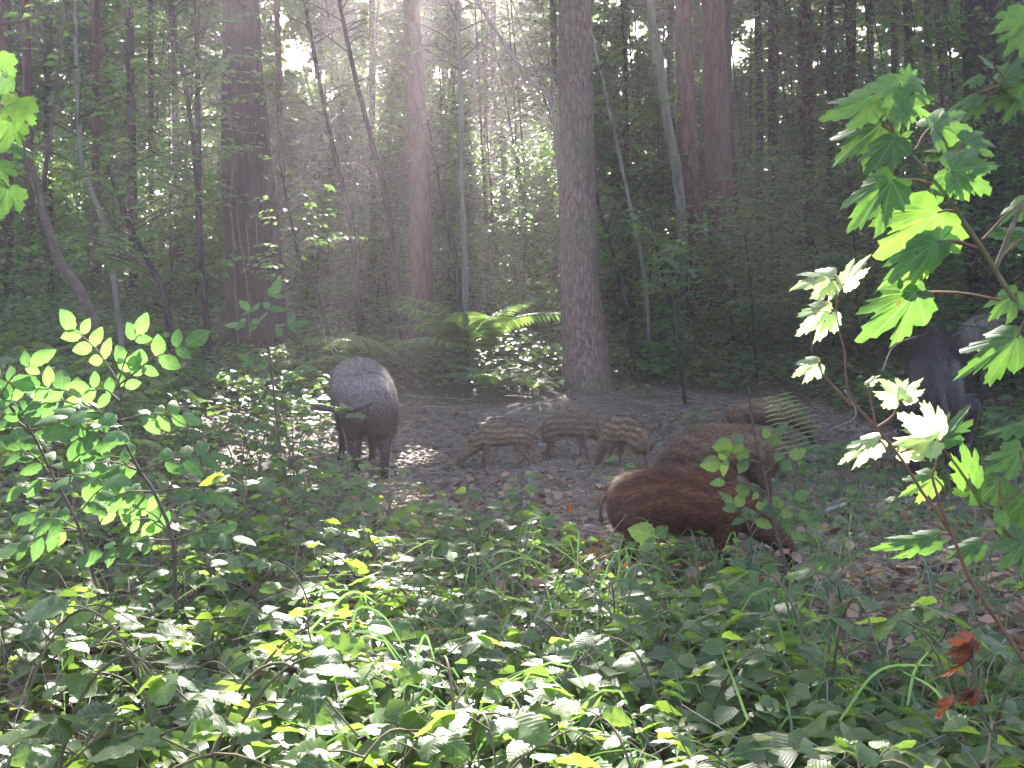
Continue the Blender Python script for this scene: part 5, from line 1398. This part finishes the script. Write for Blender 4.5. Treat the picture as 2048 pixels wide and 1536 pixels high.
    Vf = np.stack([pw - side, pw + side, pw + dw * ln[:, None] - nn * 0.12 * ln[:, None]], 1).reshape(-1, 3)
    Ff = np.arange(len(idx) * 3).reshape(-1, 3)
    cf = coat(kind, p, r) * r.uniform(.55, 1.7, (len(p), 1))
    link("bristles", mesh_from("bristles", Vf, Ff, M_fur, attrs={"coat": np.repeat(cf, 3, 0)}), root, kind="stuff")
    # ears
    el = .185 if kind.startswith('piglet') else .13
    for sd in (1, -1):
        t = np.linspace(0, 1, 7); Ve = []; 
        for q in t:
            ww = .055 * math.sin(math.pi * (0.18 + 0.82 * q) ** 0.8) + 0.002
            for s2 in (-1, -.5, 0, .5, 1):
                Ve.append([s2 * ww, -0.6 * ww * (1 - s2 * s2), q * el])
        Fe = [[i * 5 + j, i * 5 + j + 1, i * 5 + j + 6, i * 5 + j + 5] for i in range(6) for j in range(4)]
        Ve = np.array(Ve); thick = Ve + [0, .008, 0]; ne = len(Ve)
        Fe = Fe + [[a + ne for a in f[::-1]] for f in Fe]
        rim = [0, 5, 10, 15, 20, 25, 30, 31, 32, 33, 34, 29, 24, 19, 14, 9, 4, 3, 2, 1]
        Fe += [[rim[i], rim[(i + 1) % 20], rim[(i + 1) % 20] + ne, rim[i] + ne] for i in range(20)]
        Vall = np.concatenate([Ve, thick])
        ax_ = norm(np.array([-.30 if head == 'down' else -.40, sd * .62, .72])); out_ = np.array([.75, sd * .55, .1]); out_ = norm(out_ - (out_ @ ax_) * ax_); wd_ = np.cross(ax_, out_)
        Vall = Vall[:, 2:3] * ax_ + Vall[:, 0:1] * wd_ - Vall[:, 1:2] * out_ * -1.0 + np.array([ear[0], sd * .075 * hs, ear[1] + (hs - 1) * .10])
        Vall = warp(Vall)
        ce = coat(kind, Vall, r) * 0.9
        link("ear", mesh_from("ear", Vall * sc, Fe, M_hide, attrs={"coat": ce}, smooth_shade=True), root)
        # eye
        ev_ = warp(ico * .013 + np.array([eye[0], sd * .092 * hs, eye[1]]))
        link("eye", mesh_from("eye", ev_ * sc, icf, M_eye, smooth_shade=True), root)
    # snout disc
    ang = np.linspace(0, 2 * math.pi, 14, endpoint=False); pz = nose[2]
    nx_, nz_ = math.cos(pz), math.sin(pz)
    Vn = []
    for off_, rr__ in ((0.0, .042), (.018, .044), (.024, .03)):
        Vn += [[nose[0] + nx_ * off_ - math.sin(pz) * math.sin(a) * rr__, math.cos(a) * rr__, nose[1] + nz_ * off_ + math.cos(pz) * math.sin(a) * rr__] for a in ang]
    Fn = [[i * 14 + j, i * 14 + (j + 1) % 14, (i + 1) * 14 + (j + 1) % 14, (i + 1) * 14 + j] for i in range(2) for j in range(14)] + [[28 + j for j in range(14)]]
    link("snout", mesh_from("snout", warp(np.array(Vn)) * sc, Fn, M_hide, attrs={"coat": np.full((42, 3), .05)}, smooth_shade=True), root)
    # tail
    tz = .66
    shapes = {'hang': [(-.60, 0, tz), (-.67, 0, tz - .06), (-.69, .01, tz - .16), (-.68, .02, tz - .27)],
              'left': [(-.60, 0, tz), (-.68, .03, tz - .05), (-.72, .16, tz - .09), (-.70, .32, tz - .085), (-.66, .46, tz - .05)],
              'right': [(-.60, 0, tz), (-.67, -.02, tz - .08), (-.70, -.05, tz - .2), (-.70, -.13, tz - .27)],
              'back': [(-.60, 0, tz), (-.68, .0, tz - .04), (-.76, 0, tz - .10), (-.83, 0, tz - .13)],
              'up': [(-.60, 0, tz), (-.68, .04, tz - .05), (-.76, .10, tz - .06), (-.84, .12, tz + .02), (-.9, .12, tz + .08)]}
    tp = warp(curve([np.array(q) for q in shapes[tail]], 20)); k_ = len(tp)
    trad = np.interp(np.linspace(0, 1, k_), [0, .15, .7, .85, 1], np.array([.034, .022, .016, .024, .0012]) * (1.25 if tail == 'left' else .85))
    Vt, Ft = tubes([(tp, trad)], 8)
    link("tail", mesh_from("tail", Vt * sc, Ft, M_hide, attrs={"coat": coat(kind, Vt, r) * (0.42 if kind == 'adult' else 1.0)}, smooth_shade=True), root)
    return root

R = math.radians
boar("grey bristly adult boar seen from behind, swishing its tail, left of the mud", 'adult', 724, 7.55, R(104), 0.87, tail='left', strands=26000, sl=0.05, seed=1, group="adult wild boar", feet=dict(hl=(.05, -.02), hr=(-.03, .0), fl=(.1, .03)), fat=1.15)
boar("striped piglet rooting with its nose in the mud, facing left", 'piglet', 1002, 7.75, R(186), 0.385, xs=.92, tail='back', strands=9000, sl=0.019, seed=2, group="striped piglets", feet=dict(hl=(-.12, 0), hr=(-.28, 0), fl=(0.02, 0), fr=(.06, 0)), fat=.85, hump=-.01, hs=1.25, arch=.05, tilt=-.07, name="wild_boar_piglet", cat="piglet")
boar("darker striped piglet in the middle, facing right, tail held out", 'piglet_dark', 1138, 8.25, R(12), 0.42, xs=.82, head='level', tail='back', strands=9000, sl=0.019, seed=3, group="striped piglets", feet=dict(hl=(.06, 0), hr=(-.08, 0), fl=(0.0, 0), fr=(.08, 0)), fat=.85, hump=.0, hs=1.2, arch=.06, name="wild_boar_piglet", cat="piglet")
boar("striped piglet with its rump turned to us, behind the small pale seedling", 'piglet', 1252, 7.6, R(122), 0.44, xs=.85, tail='hang', strands=9000, sl=0.019, seed=4, group="striped piglets", feet=dict(hl=(-.06, 0), hr=(-.02, 0)), fat=.85, hump=.0, hs=1.2, arch=.07, name="wild_boar_piglet", cat="piglet")
boar("light brown young boar partly hidden by the upright fern frond, head low", 'fawn', 1528, 9.0, R(-4), 0.47, xs=1.0, tail='hang', strands=12000, sl=0.02, seed=5, group="young wild boar", fat=1.05)
boar("young brown boar standing behind the reddish one, nose to the ground at its left", 'fawn', 1446, 6.3, R(184), 0.56, xs=1.0, tail='hang', strands=24000, sl=0.034, arch=.03, tilt=-.07, seed=6, group="young wild boar", fat=1.1)
boar("nearest young boar, reddish brown, walking right with its head hidden in leaves", 'young', 1376, 4.65, R(-4), 0.53, xs=1.0, tail='hang', strands=38000, sl=0.030, arch=.05, tilt=-.05, seed=7, group="young wild boar", feet=dict(hl=(0.05, 0), hr=(-.12, 0)), fat=1.2)
boar("dark adult boar with raised back seen from behind, half covered by white maple leaves", 'dark', 1872, 7.1, R(71), 1.07, tail='right', strands=22000, sl=0.04, seed=8, group="adult wild boar", crest=True, fat=.78, hump=.05)
boar("dark adult boar cut off by the picture's edge, curled tail out behind", 'adult', 2040, 11.0, R(14), 1.06, tail='up', strands=14000, sl=0.04, seed=9, group="adult wild boar", fat=1.1)

# small broad-leaved seedlings in the clearing
def seedling(label, px, py, d, n, H, sz, seed, group=None):
    r = np.random.default_rng(seed)
    c0 = P(px, py, d); x, y = c0[0], d
    o = thing("seedling", label, "seedling", (x, y, gz1(x, y)), group=group)
    c = curve([np.zeros(3), np.array([.01, 0, H * .5]), np.array([r.normal(0, .02), 0, H])], 8)
    lines = [(c, np.linspace(.003, .0015, len(c)))]
    for i in range(n):
        s = 0.3 + 0.7 * i / max(1, n - 1); p = np.array([np.interp(s, np.linspace(0, 1, len(c)), c[:, q]) for q in range(3)])
        a = i * 2.4 + r.normal(0, .3); pe = p + np.array([math.cos(a), math.sin(a), .25]) * .04
        lines.append((np.array([p, pe]), [.0015, .001]))
        link("leaf", BR[r.integers(5)], o, M=orient(pe, [math.cos(a), math.sin(a), -.05], [r.normal(0, .2), -0.45, 1], sz * r.uniform(.8, 1.2)))
    V, Fc = tubes(lines, 5); link("stem", mesh_from("stem", V, Fc, M_stem), o)
seedling("pale broad-leaved seedling standing before the rump-turned piglet", 1236, 965, 6.5, 9, 0.26, .085, 1)
seedling("small seedling on the bare litter near the pale tree's foot", 1280, 790, 11.4, 6, 0.14, .10, 2)
seedling("flat-leaved seedling left of the light brown young boar", 1385, 800, 9.8, 6, 0.16, .09, 3)
seedling("leafy seedling at the edge of the mud below the stub of wood", 1040, 1010, 5.7, 9, 0.22, .08, 4)
seedling("seedling growing by the grey boar's hind feet", 700, 990, 6.3, 8, 0.2, .085, 5)
r = np.random.default_rng(901)
for i in range(26):
    y = r.uniform(5.0, 7.8); x = y * r.uniform(.25, .46)
    px_, py_ = to_px(np.array([x, y, 0.0]))
    seedling("low green weed in the shaded litter between the young boars and the dark boar", float(px_), float(py_), y, 7, r.uniform(.08, .18), .07, 1000 + i, "weeds in the shaded litter")

# ------------------------------------------------------------------ haze
hm = bpy.data.materials.new("haze"); hm.use_nodes = True
for n_ in list(hm.node_tree.nodes):
    if n_.type == 'BSDF_PRINCIPLED': hm.node_tree.nodes.remove(n_)
pv = hm.node_tree.nodes.new("ShaderNodeVolumePrincipled")
pv.inputs["Color"].default_value = (0.95, 0.85, 0.95, 1)
pv.inputs["Density"].default_value = HAZE_DENSITY
pv.inputs["Anisotropy"].default_value = 0.66
hm.node_tree.links.new(pv.outputs[0], hm.node_tree.nodes["Material Output"].inputs["Volume"])
x0, x1, y0, y1, z0, z1 = -420, 420, -140, 640, -6, 24
Vb = np.array([[a, b_, c_] for a in (x0, x1) for b_ in (y0, y1) for c_ in (z0, z1)])
Fb = np.array([[0, 1, 3, 2], [4, 6, 7, 5], [0, 4, 5, 1], [2, 3, 7, 6], [0, 2, 6, 4], [1, 5, 7, 3]])
link("haze", mesh_from("haze", Vb, Fb, hm), kind="stuff")
